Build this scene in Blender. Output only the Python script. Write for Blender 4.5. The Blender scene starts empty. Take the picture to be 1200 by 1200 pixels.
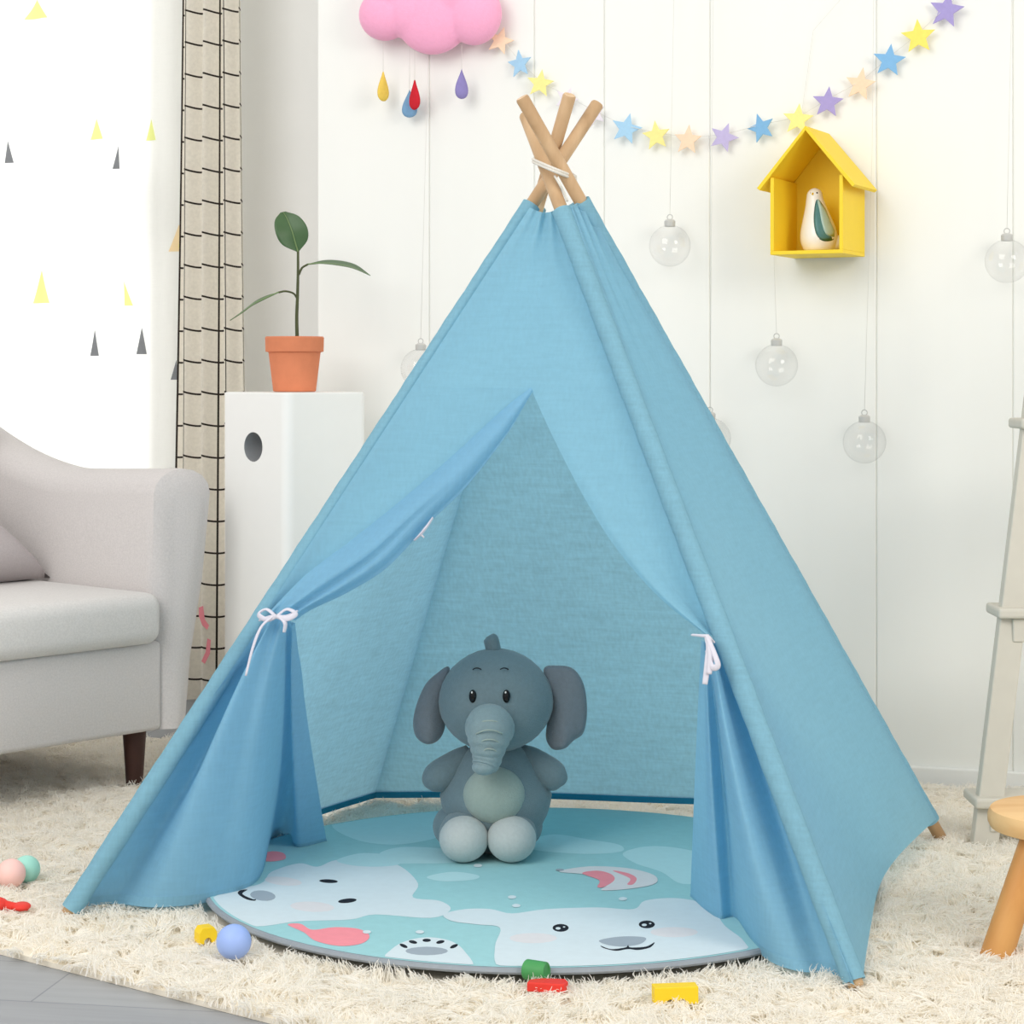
import bpy, bmesh, math, random
import numpy as np
from mathutils import Vector, Matrix

random.seed(7); rng = np.random.default_rng(11)
PI = math.pi
SC = bpy.context.scene
COL = SC.collection

# ------------------------------------------------------------------ camera
F = 2475.0; YH = 435.0; CAMH = 0.90; YAW = math.radians(18.0); RUG = 0.02
FWD = Vector((-math.sin(YAW), math.cos(YAW), 0)); RGT = Vector((math.cos(YAW), math.sin(YAW), 0)); UP = Vector((0, 0, 1))
CAM = Vector((0, 0, CAMH))
cd = bpy.data.cameras.new('camera'); cam = bpy.data.objects.new('camera', cd); COL.objects.link(cam)
cam.location = CAM; cam.rotation_euler = (PI/2, 0, YAW)
cd.sensor_width = 36; cd.lens = F/1200*36; cd.shift_y = -(600-YH)/1200; cd.clip_start = 0.05; cd.clip_end = 100
SC.camera = cam

def ray(px, py): return RGT*((px-600)/F) + FWD + UP*((YH-py)/F)
def D(px, py, d): return CAM + ray(px, py)*d
def G(px, py, z=RUG):
    r = ray(px, py); return CAM + r*((z-CAMH)/r.z)
def PL(px, py, p0, n, off=0.0):
    r = ray(px, py); return CAM + r*(((p0 + n*off) - CAM).dot(n)/r.dot(n))
def proj(p):
    q = Vector(p)-CAM; d = q.dot(FWD); return (600+F*q.dot(RGT)/d, YH-F*q.z/d, d)
WALLY = 4.60
def W(px, py, off=0.0): return PL(px, py, Vector((0, WALLY, 0)), Vector((0, -1, 0)), off)

# ------------------------------------------------------------------ materials
def lin(c):
    c = c/255.0
    return c/12.92 if c <= .04045 else ((c+.055)/1.055)**2.4
def rgb(r, g, b): return (lin(r), lin(g), lin(b), 1)
def new_mat(name):
    m = bpy.data.materials.new(name); m.use_nodes = True
    nt = m.node_tree; nt.nodes.clear()
    out = nt.nodes.new('ShaderNodeOutputMaterial')
    return m, nt, out
def N(nt, t, **kw):
    n = nt.nodes.new(t)
    for k, v in kw.items():
        if k in n.inputs: n.inputs[k].default_value = v
        else: setattr(n, k, v)
    return n
def noise_color(nt, col, scale, amt, stretch=(1, 1, 1), coord='Object', detail=3.0):
    tc = N(nt, 'ShaderNodeTexCoord'); mp = N(nt, 'ShaderNodeMapping'); mp.inputs['Scale'].default_value = stretch
    nt.links.new(tc.outputs[coord], mp.inputs['Vector'])
    nz = N(nt, 'ShaderNodeTexNoise', Scale=scale, Detail=detail); nt.links.new(mp.outputs[0], nz.inputs['Vector'])
    mr = N(nt, 'ShaderNodeMapRange'); mr.inputs['From Min'].default_value = .25; mr.inputs['From Max'].default_value = .75
    mr.inputs['To Min'].default_value = 1-amt; mr.inputs['To Max'].default_value = 1+amt
    nt.links.new(nz.outputs['Fac'], mr.inputs['Value'])
    mx = N(nt, 'ShaderNodeMix', data_type='RGBA', blend_type='MULTIPLY'); mx.inputs[0].default_value = 1
    mx.inputs[6].default_value = col
    nt.links.new(mr.outputs[0], mx.inputs[7])
    return mx.outputs[2], nz.outputs['Fac']
def mat(name, col, rough=.6, amt=.03, scale=40, bump=0.0, bscale=None, stretch=(1, 1, 1), sheen=0.0, spec=.3):
    m, nt, out = new_mat(name)
    b = N(nt, 'ShaderNodeBsdfPrincipled'); b.inputs['Roughness'].default_value = rough
    b.inputs['Specular IOR Level'].default_value = spec
    if sheen: b.inputs['Sheen Weight'].default_value = sheen
    c, f = noise_color(nt, col, scale, amt, stretch)
    nt.links.new(c, b.inputs['Base Color'])
    if bump:
        bp = N(nt, 'ShaderNodeBump', Strength=bump, Distance=.002)
        if bscale:
            c2, f = noise_color(nt, col, bscale, amt, stretch)
        nt.links.new(f, bp.inputs['Height']); nt.links.new(bp.outputs[0], b.inputs['Normal'])
    nt.links.new(b.outputs[0], out.inputs[0])
    return m
def cloth(name, col, trans=.4, amt=.08, tcol=None, wscale=220):
    """woven thin cloth: threads running both ways, light passes through"""
    m, nt, out = new_mat(name)
    c1, f1 = noise_color(nt, col, wscale, amt, (1, 1, .12))
    c2, f2 = noise_color(nt, col, wscale, amt, (.12, .12, 1))
    c3, f3 = noise_color(nt, col, 6, amt*.5)
    mx = N(nt, 'ShaderNodeMix', data_type='RGBA'); mx.inputs[0].default_value = .5
    nt.links.new(c1, mx.inputs[6]); nt.links.new(c2, mx.inputs[7])
    mx2 = N(nt, 'ShaderNodeMix', data_type='RGBA'); mx2.inputs[0].default_value = .3
    nt.links.new(mx.outputs[2], mx2.inputs[6]); nt.links.new(c3, mx2.inputs[7])
    ad = N(nt, 'ShaderNodeMath', operation='ADD'); nt.links.new(f1, ad.inputs[0]); nt.links.new(f2, ad.inputs[1])
    bp = N(nt, 'ShaderNodeBump', Strength=.25, Distance=.002); nt.links.new(ad.outputs[0], bp.inputs['Height'])
    d = N(nt, 'ShaderNodeBsdfDiffuse'); nt.links.new(mx2.outputs[2], d.inputs['Color']); nt.links.new(bp.outputs[0], d.inputs['Normal'])
    t = N(nt, 'ShaderNodeBsdfTranslucent'); nt.links.new(bp.outputs[0], t.inputs['Normal'])
    if tcol: t.inputs['Color'].default_value = tcol
    else: nt.links.new(mx2.outputs[2], t.inputs['Color'])
    ms = N(nt, 'ShaderNodeMixShader'); ms.inputs[0].default_value = trans
    nt.links.new(d.outputs[0], ms.inputs[1]); nt.links.new(t.outputs[0], ms.inputs[2])
    nt.links.new(ms.outputs[0], out.inputs[0])
    return m
def wood(name, col, col2, scale=6, stretch=(1, 1, .12)):
    m, nt, out = new_mat(name)
    tc = N(nt, 'ShaderNodeTexCoord'); mp = N(nt, 'ShaderNodeMapping'); mp.inputs['Scale'].default_value = stretch
    nt.links.new(tc.outputs['Object'], mp.inputs['Vector'])
    nz = N(nt, 'ShaderNodeTexNoise', Scale=scale, Detail=6, Distortion=1.2); nt.links.new(mp.outputs[0], nz.inputs['Vector'])
    rp = N(nt, 'ShaderNodeValToRGB'); rp.color_ramp.elements[0].color = col2; rp.color_ramp.elements[1].color = col
    rp.color_ramp.elements[0].position = .35; rp.color_ramp.elements[1].position = .62
    nt.links.new(nz.outputs['Fac'], rp.inputs[0])
    b = N(nt, 'ShaderNodeBsdfPrincipled'); b.inputs['Roughness'].default_value = .5; b.inputs['Specular IOR Level'].default_value = .3
    nt.links.new(rp.outputs[0], b.inputs['Base Color']); nt.links.new(b.outputs[0], out.inputs[0])
    return m
def glass(name, ior=1.45):
    """thin clear glass: passes light straight, reflects by Fresnel"""
    m, nt, out = new_mat(name)
    lw = N(nt, 'ShaderNodeLayerWeight', Blend=.5); pw = N(nt, 'ShaderNodeMath', operation='POWER'); pw.inputs[1].default_value = 3.0; nt.links.new(lw.outputs['Facing'], pw.inputs[0])
    fr = N(nt, 'ShaderNodeMath', operation='MULTIPLY_ADD'); fr.inputs[1].default_value = .55; fr.inputs[2].default_value = .05; nt.links.new(pw.outputs[0], fr.inputs[0]); tr = N(nt, 'ShaderNodeBsdfTransparent'); tr.inputs[0].default_value = (.985, .985, .985, 1)
    gl = N(nt, 'ShaderNodeBsdfGlossy', Roughness=.03); ms = N(nt, 'ShaderNodeMixShader')
    nt.links.new(fr.outputs[0], ms.inputs[0]); nt.links.new(tr.outputs[0], ms.inputs[1]); nt.links.new(gl.outputs[0], ms.inputs[2])
    nt.links.new(ms.outputs[0], out.inputs[0])
    return m

M = {}
M['wall'] = mat('white_painted_boards', rgb(244, 244, 239), .55, .012, 9, .15, stretch=(1, 1, .1))
M['wall2'] = mat('white_plaster', rgb(240, 240, 238), .8, .01, 12)
M['trim'] = mat('white_trim', rgb(242, 242, 238), .5, .01)
M['tent'] = cloth('blue_tent_canvas', rgb(162, 212, 232), .56, .20, wscale=170)
M['tent_front'] = cloth('blue_tent_canvas_front', rgb(162, 211, 230), .5, .08, wscale=170)
M['sleeve'] = cloth('blue_canvas_double', rgb(148, 200, 222), .35, .14)
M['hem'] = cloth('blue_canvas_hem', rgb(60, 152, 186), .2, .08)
M['flap'] = cloth('blue_tent_canvas_flap', rgb(152, 203, 228), .45, .08, wscale=170)
M['pole'] = wood('pine_dowel', rgb(206, 174, 136), rgb(178, 144, 106), 14)
M['poleend'] = wood('pine_end_grain', rgb(232, 205, 170), rgb(214, 180, 140), 30)
M['ribbon'] = cloth('white_ribbon', rgb(232, 230, 240), .2, .03)
M['rope'] = mat('white_cord', rgb(222, 218, 208), .8, .08, 300)
M['gray_plush'] = mat('grey_plush', rgb(116, 135, 141), .9, .06, 160, .5, 400, sheen=.3, spec=.1)
M['trunk_plush'] = mat('pale_grey_plush', rgb(134, 154, 158), .9, .05, 160, .5, 400, sheen=.3, spec=.1)
M['ear_plush'] = mat('warm_grey_plush', rgb(118, 126, 133), .9, .06, 160, .5, 400, sheen=.3, spec=.1)
M['belly'] = mat('sage_grey_plush', rgb(158, 172, 164), .9, .05, 160, .5, 400, sheen=.3, spec=.1)
M['sole'] = mat('light_grey_plush', rgb(188, 194, 192), .9, .05, 160, .5, 400, sheen=.3, spec=.1)
M['black'] = mat('black_gloss', rgb(16, 16, 18), .2, .0)
M['thread'] = mat('dark_thread', rgb(40, 44, 50), .8, .0)
M['mint'] = mat('mint_print', rgb(160, 207, 211), .85, .03, 60, .2, 300, spec=.1)
M['p_white'] = mat('white_print', rgb(212, 225, 230), .85, .02, 60, spec=.1)
M['p_pale'] = mat('pale_mint_print', rgb(188, 224, 228), .85, .02, 60, spec=.1)
M['p_pink'] = mat('pink_print', rgb(244, 150, 160), .85, .03, 60, spec=.1)
M['p_blush'] = mat('blush_print', rgb(222, 220, 222), .85, .02, 60, spec=.1)
M['p_grey'] = mat('grey_print', rgb(160, 172, 182), .85, .02, 60, spec=.1)
M['p_black'] = mat('black_print', rgb(38, 42, 50), .85, .0, 60, spec=.1)
M['mat_edge'] = mat('mat_binding', rgb(150, 158, 166), .85, .05, 60)
M['rug_base'] = mat('rug_backing', rgb(232, 224, 208), .95, .08, 60)
M['sofa'] = mat('light_grey_upholstery', rgb(214, 209, 207), .9, .07, 240, .4, 500, sheen=.15, spec=.1)
M['sofa_seat'] = mat('pale_grey_upholstery', rgb(220, 217, 214), .9, .07, 240, .4, 500, sheen=.15, spec=.1)
M['pillow'] = mat('taupe_linen', rgb(188, 180, 180), .9, .06, 240, .4, 500, spec=.1)
M['dark_wood'] = wood('dark_brown_wood', rgb(72, 44, 36), rgb(48, 28, 24), 14)
M['cabinet'] = mat('white_lacquer', rgb(246, 246, 243), .3, .005, spec=.4)
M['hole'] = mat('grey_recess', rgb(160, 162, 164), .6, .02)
M['terracotta'] = mat('terracotta', rgb(216, 134, 98), .8, .06, 30, .15, 90, spec=.15)
M['soil'] = mat('potting_soil', rgb(62, 46, 36), .95, .3, 120, .8)
M['stem'] = mat('brown_green_stem', rgb(78, 84, 54), .6, .12, 60)
M['leaf'] = mat('rubber_leaf', rgb(70, 100, 62), .4, .10, 30, spec=.4)
M['leaf_rib'] = mat('leaf_midrib', rgb(126, 150, 100), .5, .04)
M['yellow'] = mat('yellow_paint', rgb(250, 216, 52), .5, .02, 20)
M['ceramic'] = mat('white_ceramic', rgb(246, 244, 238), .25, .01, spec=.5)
M['teal'] = mat('teal_glaze', rgb(84, 132, 132), .3, .08, 60)
M['mintgl'] = mat('pale_mint_glaze', rgb(186, 212, 200), .3, .04, 60)
M['pinkcloud'] = mat('pink_felt', rgb(255, 178, 212), .9, .03, 120, .4, 300, sheen=.3, spec=.1)
FELT = dict(blue=(172, 212, 240), yellow=(253, 240, 156), orange=(254, 222, 192), purple=(196, 186, 228), strong_blue=(134, 186, 228),
            strong_purple=(172, 160, 214), lilac=(240, 232, 240), strong_yellow=(253, 232, 116))
for k, v in FELT.items(): M['felt_'+k] = mat('felt_'+k, rgb(*v), .9, .04, 120, spec=.1)
M['drop_red'] = mat('red_felt', rgb(206, 44, 56), .9, .05, 120, spec=.1)
M['drop_blue'] = mat('blue_felt', rgb(124, 164, 200), .9, .05, 120, spec=.1)
M['drop_yellow'] = mat('yellow_felt', rgb(240, 206, 96), .9, .05, 120, spec=.1)
M['drop_purple'] = mat('purple_felt', rgb(146, 136, 192), .9, .05, 120, spec=.1)
M['glass'] = glass('clear_glass')
M['cap'] = mat('brushed_silver', rgb(196, 196, 192), .35, .05, spec=.6)
M['string'] = mat('pale_string', rgb(222, 220, 214), .8, .02)
M['paint_wood'] = mat('greige_painted_wood', rgb(206, 202, 190), .6, .03, 20)
M['stool'] = wood('honey_pine', rgb(228, 178, 112), rgb(204, 146, 84), 9)
M['stooltop'] = wood('honey_pine_top', rgb(236, 196, 140), rgb(218, 168, 108), 9, (.15, 1, 1))
M['ball_blue'] = mat('periwinkle_plastic', rgb(156, 182, 238), .45, .01)
M['ball_pink'] = mat('peach_pink_plastic', rgb(250, 204, 196), .45, .01)
M['ball_mint'] = mat('mint_plastic', rgb(168, 228, 212), .45, .01)
M['toy_yellow'] = mat('yellow_toy', rgb(244, 208, 40), .5, .03)
M['toy_green'] = mat('green_toy', rgb(74, 152, 88), .5, .05)
M['toy_red'] = mat('red_toy', rgb(224, 60, 50), .5, .05)
M['sheer'] = cloth('white_sheer', rgb(248, 248, 244), .6, .02)
M['sheer_yellow'] = cloth('yellow_sheer_print', rgb(246, 250, 168), .5, .02)
M['sheer_grey'] = cloth('grey_sheer_print', rgb(140, 142, 146), .3, .10)
M['sheer_orange'] = cloth('apricot_sheer_print', rgb(254, 232, 190), .5, .02)
M['winframe'] = mat('white_window_frame', rgb(240, 240, 240), .4, .01)

# grey laminate floor
def floor_mat():
    m, nt, out = new_mat('grey_laminate')
    tc = N(nt, 'ShaderNodeTexCoord'); mp = N(nt, 'ShaderNodeMapping'); mp.inputs['Rotation'].default_value = (0, 0, math.radians(-8))
    nt.links.new(tc.outputs['Object'], mp.inputs['Vector'])
    br = N(nt, 'ShaderNodeTexBrick', Scale=1.0); br.inputs['Color1'].default_value = rgb(158, 160, 162); br.inputs['Color2'].default_value = rgb(151, 153, 156)
    br.inputs['Mortar'].default_value = rgb(132, 135, 139); br.inputs['Mortar Size'].default_value = .0015
    br.inputs['Brick Width'].default_value = 1.2; br.inputs['Row Height'].default_value = .19
    nt.links.new(mp.outputs[0], br.inputs['Vector'])
    mp2 = N(nt, 'ShaderNodeMapping'); mp2.inputs['Scale'].default_value = (1.5, 18, 1); nt.links.new(mp.outputs[0], mp2.inputs['Vector'])
    nz = N(nt, 'ShaderNodeTexNoise', Scale=3, Detail=6); nt.links.new(mp2.outputs[0], nz.inputs['Vector'])
    mr = N(nt, 'ShaderNodeMapRange'); mr.inputs['To Min'].default_value = .86; mr.inputs['To Max'].default_value = 1.14; nt.links.new(nz.outputs['Fac'], mr.inputs['Value'])
    mx = N(nt, 'ShaderNodeMix', data_type='RGBA', blend_type='MULTIPLY'); mx.inputs[0].default_value = 1
    nt.links.new(br.outputs['Color'], mx.inputs[6]); nt.links.new(mr.outputs[0], mx.inputs[7])
    b = N(nt, 'ShaderNodeBsdfPrincipled'); b.inputs['Roughness'].default_value = .55; b.inputs['Specular IOR Level'].default_value = .3
    nt.links.new(mx.outputs[2], b.inputs['Base Color']); nt.links.new(b.outputs[0], out.inputs[0])
    return m
M['floor'] = floor_mat()

# beige curtain cloth with a dark windowpane check, laid out in the cloth's own UV (metres)
def check_mat():
    m, nt, out = new_mat('beige_check_cloth')
    tc = N(nt, 'ShaderNodeUVMap'); tc.uv_map = 'UVMap'
    sx = N(nt, 'ShaderNodeSeparateXYZ'); nt.links.new(tc.outputs[0], sx.inputs[0])
    def line(o, period, width):
        d = N(nt, 'ShaderNodeMath', operation='DIVIDE'); nt.links.new(o, d.inputs[0]); d.inputs[1].default_value = period
        fr = N(nt, 'ShaderNodeMath', operation='FRACT'); nt.links.new(d.outputs[0], fr.inputs[0])
        lt = N(nt, 'ShaderNodeMath', operation='LESS_THAN'); nt.links.new(fr.outputs[0], lt.inputs[0]); lt.inputs[1].default_value = width/period
        return lt.outputs[0]
    a = line(sx.outputs[0], .085, .005); b_ = line(sx.outputs[1], .084, .005)
    mxm = N(nt, 'ShaderNodeMath', operation='MAXIMUM'); nt.links.new(a, mxm.inputs[0]); nt.links.new(b_, mxm.inputs[1])
    c, f = noise_color(nt, rgb(243, 237, 225), 120, .06)
    mx = N(nt, 'ShaderNodeMix', data_type='RGBA'); nt.links.new(mxm.outputs[0], mx.inputs[0]); nt.links.new(c, mx.inputs[6]); mx.inputs[7].default_value = rgb(58, 52, 48)
    d = N(nt, 'ShaderNodeBsdfDiffuse'); nt.links.new(mx.outputs[2], d.inputs[0])
    t = N(nt, 'ShaderNodeBsdfTranslucent'); nt.links.new(mx.outputs[2], t.inputs[0])
    ms = N(nt, 'ShaderNodeMixShader'); ms.inputs[0].default_value = .35
    nt.links.new(d.outputs[0], ms.inputs[1]); nt.links.new(t.outputs[0], ms.inputs[2]); nt.links.new(ms.outputs[0], out.inputs[0])
    return m
M['check'] = check_mat()

# ------------------------------------------------------------------ mesh building
def catmull(pts, n):
    """n+1 points on a Catmull-Rom curve through pts (any dimension)"""
    P = np.array(pts, float); k = len(P)-1
    out = []
    for t in np.linspace(0, k, n+1):
        i = min(int(t), k-1); f = t-i
        p0 = P[i-1] if i > 0 else 2*P[0]-P[1]
        p1, p2 = P[i], P[i+1]
        p3 = P[i+2] if i+2 <= k else 2*P[k]-P[k-1]
        out.append(.5*((2*p1)+(-p0+p2)*f+(2*p0-5*p1+4*p2-p3)*f*f+(-p0+3*p1-3*p2+p3)*f**3))
    return np.array(out)
def closed_curve(pts, n_per=6):
    P = np.array(pts, float); k = len(P); out = []
    for i in range(k):
        p0, p1, p2, p3 = P[i-1], P[i], P[(i+1) % k], P[(i+2) % k]
        for j in range(n_per):
            f = j/n_per
            out.append(.5*((2*p1)+(-p0+p2)*f+(2*p0-5*p1+4*p2-p3)*f*f+(-p0+3*p1-3*p2+p3)*f**3))
    return np.array(out)

class MB:
    def __init__(s): s.v = []; s.f = []; s.m = []; s.uv = {}
    def add(s, verts, faces, mi=0, T=None):
        o = len(s.v)
        for p in verts:
            p = Vector(p); s.v.append(T @ p if T is not None else p)
        for f in faces: s.f.append([i+o for i in f]); s.m.append(mi)
        return o
    def grid(s, rows, mi=0, closed_u=False, caps=False):
        nr = len(rows); nc = len(rows[0]); o = len(s.v)
        for r in rows:
            for p in r: s.v.append(Vector(p))
        for i in range(nr-1):
            for j in range(nc if closed_u else nc-1):
                a = o+i*nc+j; b = o+i*nc+(j+1) % nc
                s.f.append([a, b, b+nc, a+nc]); s.m.append(mi)
        if caps:
            s.f.append([o+j for j in range(nc)][::-1]); s.m.append(mi)
            s.f.append([o+(nr-1)*nc+j for j in range(nc)]); s.m.append(mi)
        return o
    def box(s, x0, x1, y0, y1, z0, z1, mi=0, T=None):
        vs = [(x, y, z) for z in (z0, z1) for y in (y0, y1) for x in (x0, x1)]
        s.add(vs, [(0, 2, 3, 1), (4, 5, 7, 6), (0, 1, 5, 4), (2, 6, 7, 3), (0, 4, 6, 2), (1, 3, 7, 5)], mi, T)
    def ell(s, c, r, mi=0, T=None, nu=28, nv=18, warp=None):
        c = Vector(c); vs = []; fs = []
        for i in range(nv+1):
            th = PI*i/nv
            for j in range(nu):
                ph = 2*PI*j/nu
                p = Vector((math.sin(th)*math.cos(ph), math.sin(th)*math.sin(ph), math.cos(th)))
                if warp: p = warp(p)
                vs.append(c+Vector((p.x*r[0], p.y*r[1], p.z*r[2])))
        for i in range(nv):
            for j in range(nu):
                a = i*nu+j; b = i*nu+(j+1) % nu
                fs.append((a, a+nu, b+nu, b))
        s.add(vs, fs, mi, T)
    def tube(s, pts, rad, n=10, mi=0, caps=True, flat=1.0, T=None):
        P = [Vector(p) for p in pts]; k = len(P)
        if not hasattr(rad, '__len__'): rad = [rad]*k
        rows = []; prev = None
        for i in range(k):
            t = (P[min(i+1, k-1)]-P[max(i-1, 0)]).normalized()
            if prev is None:
                a = Vector((0, 0, 1)) if abs(t.z) < .9 else Vector((1, 0, 0))
                nrm = (a-t*a.dot(t)).normalized()
            else: nrm = (prev-t*prev.dot(t)).normalized()
            prev = nrm; bi = t.cross(nrm)
            rows.append([P[i]+nrm*(rad[i]*flat*math.cos(2*PI*j/n))+bi*(rad[i]*math.sin(2*PI*j/n)) for j in range(n)])
        if T is not None: rows = [[T @ p for p in r] for r in rows]
        s.grid(rows, mi, True, caps)
    def lathe(s, prof, n=32, mi=0, T=None, c=(0, 0, 0)):
        c = Vector(c)
        rows = [[c+Vector((r*math.cos(2*PI*j/n), r*math.sin(2*PI*j/n), z)) for j in range(n)] for r, z in prof]
        if T is not None: rows = [[T @ p for p in r] for r in rows]
        s.grid(rows, mi, True, True)
    def prism(s, outline, vec, mi=0):
        """planar outline (3D points) extruded by vec"""
        P = [Vector(p) for p in outline]; n = len(P); v = Vector(vec)
        s.add(P+[p+v for p in P], [list(range(n))[::-1], list(range(n, 2*n))]+[(i, (i+1) % n, (i+1) % n+n, i+n) for i in range(n)], mi)
    def poly(s, pts, mi=0): s.add(pts, [list(range(len(pts)))], mi)

ROOT = {}
def rootm(p):
    while p.parent: p = p.parent
    return ROOT.get(p.name, Matrix.Identity(4))
def obj(name, mb, mats, parent=None, world=True, smooth=True, closed=True, bevel=0, sub=0, angle=None, segs=3):
    me = bpy.data.meshes.new(name)
    V = mb.v
    if parent is not None and world:
        inv = rootm(parent).inverted(); V = [inv @ v for v in V]
    me.from_pydata([tuple(v) for v in V], [], mb.f)
    mats = mats if isinstance(mats, (list, tuple)) else [mats]
    for m in mats: me.materials.append(M[m])
    me.polygons.foreach_set('material_index', mb.m)
    if closed:
        bm = bmesh.new(); bm.from_mesh(me)
        bmesh.ops.remove_doubles(bm, verts=bm.verts, dist=1e-6)
        bmesh.ops.recalc_face_normals(bm, faces=bm.faces); bm.to_mesh(me); bm.free()
    if smooth: me.polygons.foreach_set('use_smooth', [True]*len(me.polygons))
    if smooth and angle: me.set_sharp_from_angle(angle=math.radians(angle))
    me.update()
    o = bpy.data.objects.new(name, me); COL.objects.link(o)
    if parent is not None: o.parent = parent
    if bevel:
        b = o.modifiers.new('bevel', 'BEVEL'); b.width = bevel; b.segments = segs; b.limit_method = 'ANGLE'; b.angle_limit = math.radians(35)
    if sub:
        b = o.modifiers.new('sub', 'SUBSURF'); b.levels = sub; b.render_levels = sub
    return o
def tag(o, label=None, cat=None, group=None, kind=None):
    if label: o['label'] = label
    if cat: o['category'] = cat
    if group: o['group'] = group
    if kind: o['kind'] = kind
    return o
def thing(name, label, cat, loc, rotz=0, group=None):
    o = bpy.data.objects.new(name, None); COL.objects.link(o)
    o.empty_display_size = .05
    o.location = loc; o.rotation_euler = (0, 0, rotz)
    ROOT[o.name] = Matrix.Translation(Vector(loc)) @ Matrix.Rotation(rotz, 4, 'Z')
    return tag(o, label, cat, group)
def struct(name, mb, mats, parent=None, **kw):
    o = obj(name, mb, mats, parent, **kw)
    if parent is None: o['kind'] = 'structure'
    return o
def dup(root, loc, rotz, label, group=None):
    r = root.copy(); COL.objects.link(r); r.location = loc; r.rotation_euler = (0, 0, rotz); r['label'] = label
    if group: r['group'] = group
    for ch in list(root.children):
        c = ch.copy(); COL.objects.link(c); c.parent = r
        for g in list(ch.children):
            d = g.copy(); COL.objects.link(d); d.parent = c
    return r

# ------------------------------------------------------------------ the room
CX = W(372, 600).x                  # where the boarded wall ends
WINY = 5.30
b = MB(); b.box(-6, 5, -1.5, WINY+.15, -.05, 0); struct('floor', b, 'floor', smooth=False)
# boarded wall with grooves at the joints seen in the photo
b = MB(); joints = [CX]+[W(x, 300).x for x in (503, 626, 708, 832, 1027, 1187)]
x = joints[-1]
while x < 3.4: x += .23; joints.append(x)
for k in range(len(joints)-1):
    b.box(joints[k]+.0008, joints[k+1]-.0008, WALLY, WALLY+.10, 0, 2.75)
b.box(CX, joints[-1], WALLY+.004, WALLY+.11, 0, 2.75)
b.box(CX, CX+.10, WALLY+.004, WINY+.1, 0, 2.75)
struct('wall_back', b, 'wall', smooth=False, closed=False, bevel=.0025, segs=2)
b = MB(); b.box(CX+.0, joints[-1], WALLY-.012, WALLY, 0, .05); struct('baseboard_back', b, 'trim', smooth=False, bevel=.004)
# wall with the window, set back behind the corner
WX0, WX1, WZ0, WZ1 = -4.3, -2.70, .30, 2.45
b = MB()
b.box(-6, WX0, WINY, WINY+.12, 0, 2.75); b.box(WX1, CX+.1, WINY, WINY+.12, 0, 2.75)
b.box(WX0, WX1, WINY, WINY+.12, 0, WZ0); b.box(WX0, WX1, WINY, WINY+.12, WZ1, 2.75)
struct('wall_left', b, 'wall2', smooth=False, closed=False)
win = bpy.data.objects.new('window_1', None); COL.objects.link(win); win['kind'] = 'structure'; win.location = ((WX0+WX1)/2, WINY+.06, WZ0)
ROOT['window_1'] = Matrix.Translation(win.location)
b = MB()
for a, c in ((WX0, WX0+.06), (WX1-.06, WX1), (-3.50, -3.44)): b.box(a, c, WINY+.03, WINY+.09, WZ0, WZ1)
for a, c in ((WZ0, WZ0+.06), (WZ1-.06, WZ1), (1.35, 1.41)): b.box(WX0, WX1, WINY+.032, WINY+.088, a, c)
obj('window_frame', b, 'winframe', win, smooth=False, closed=False)
b = MB(); b.box(WX0+.02, WX1-.02, WINY+.057, WINY+.061, WZ0+.02, WZ1-.02); obj('pane', b, 'glass', win, smooth=False)

# ------------------------------------------------------------------ curtains
def curtain_rows(x0, x1, z0, z1, yf, nx, nz):
    return [[Vector((x0+(x1-x0)*i/nx, yf(x0+(x1-x0)*i/nx, z0+(z1-z0)*j/nz), z0+(z1-z0)*j/nz)) for i in range(nx+1)] for j in range(nz+1)]
SY = 5.19
def sheer_y(x, z): return SY+.007*math.sin(x*34+.5*math.sin(z*1.3))+.004*math.sin(x*71+1.0+.3*z)
b = MB(); b.grid(curtain_rows(-4.4, -2.50, .03, 2.5, sheer_y, 220, 24))
def on_sheer(px, py):
    p = PL(px, py, Vector((0, SY-.03, 0)), Vector((0, -1, 0))); return p.x, p.z
def tri_print(px, py, w, h, mi, lean=0):
    x, z = on_sheer(px, py); k = 5.95/F; w *= k; h *= k; n = 6; rows = []
    for j in range(n+1):
        t = j/n; half = w/2*(1-t)+.0004
        rows.append([Vector((xx := x+lean*k*t+half*(2*i/8-1), sheer_y(xx, z+h*t)-.0025, z+h*t)) for i in range(9)])
    b.grid(rows, mi)
for px, py, w, h, le in ((36, 20, 34, 22, 0), (107, 162, 20, 24, 0), (170, 163, 14, 24, 0), (42, 355, 26, 38, 2), (146, 358, 10, 28, -6), (205, 290, 5, 5, 0)):
    tri_print(px, py, w, h, 1, le)
for px, py, w, h, le in ((5, 190, 12, 26, -2), (131, 197, 9, 26, 3), (104, 417, 14, 30, 0), (159, 415, 11, 30, 0), (200, 445, 10, 22, 2), (-55, 420, 14, 30, 0)):
    tri_print(px, py, w, h, 2, le)
tri_print(205, 294, 26, 30, 3)
sh = obj('sheer_curtain', b, ['sheer', 'sheer_yellow', 'sheer_grey', 'sheer_orange'], closed=False)
tag(sh, 'white sheer curtain printed with yellow and grey triangles across the bright window', 'curtain')

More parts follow.
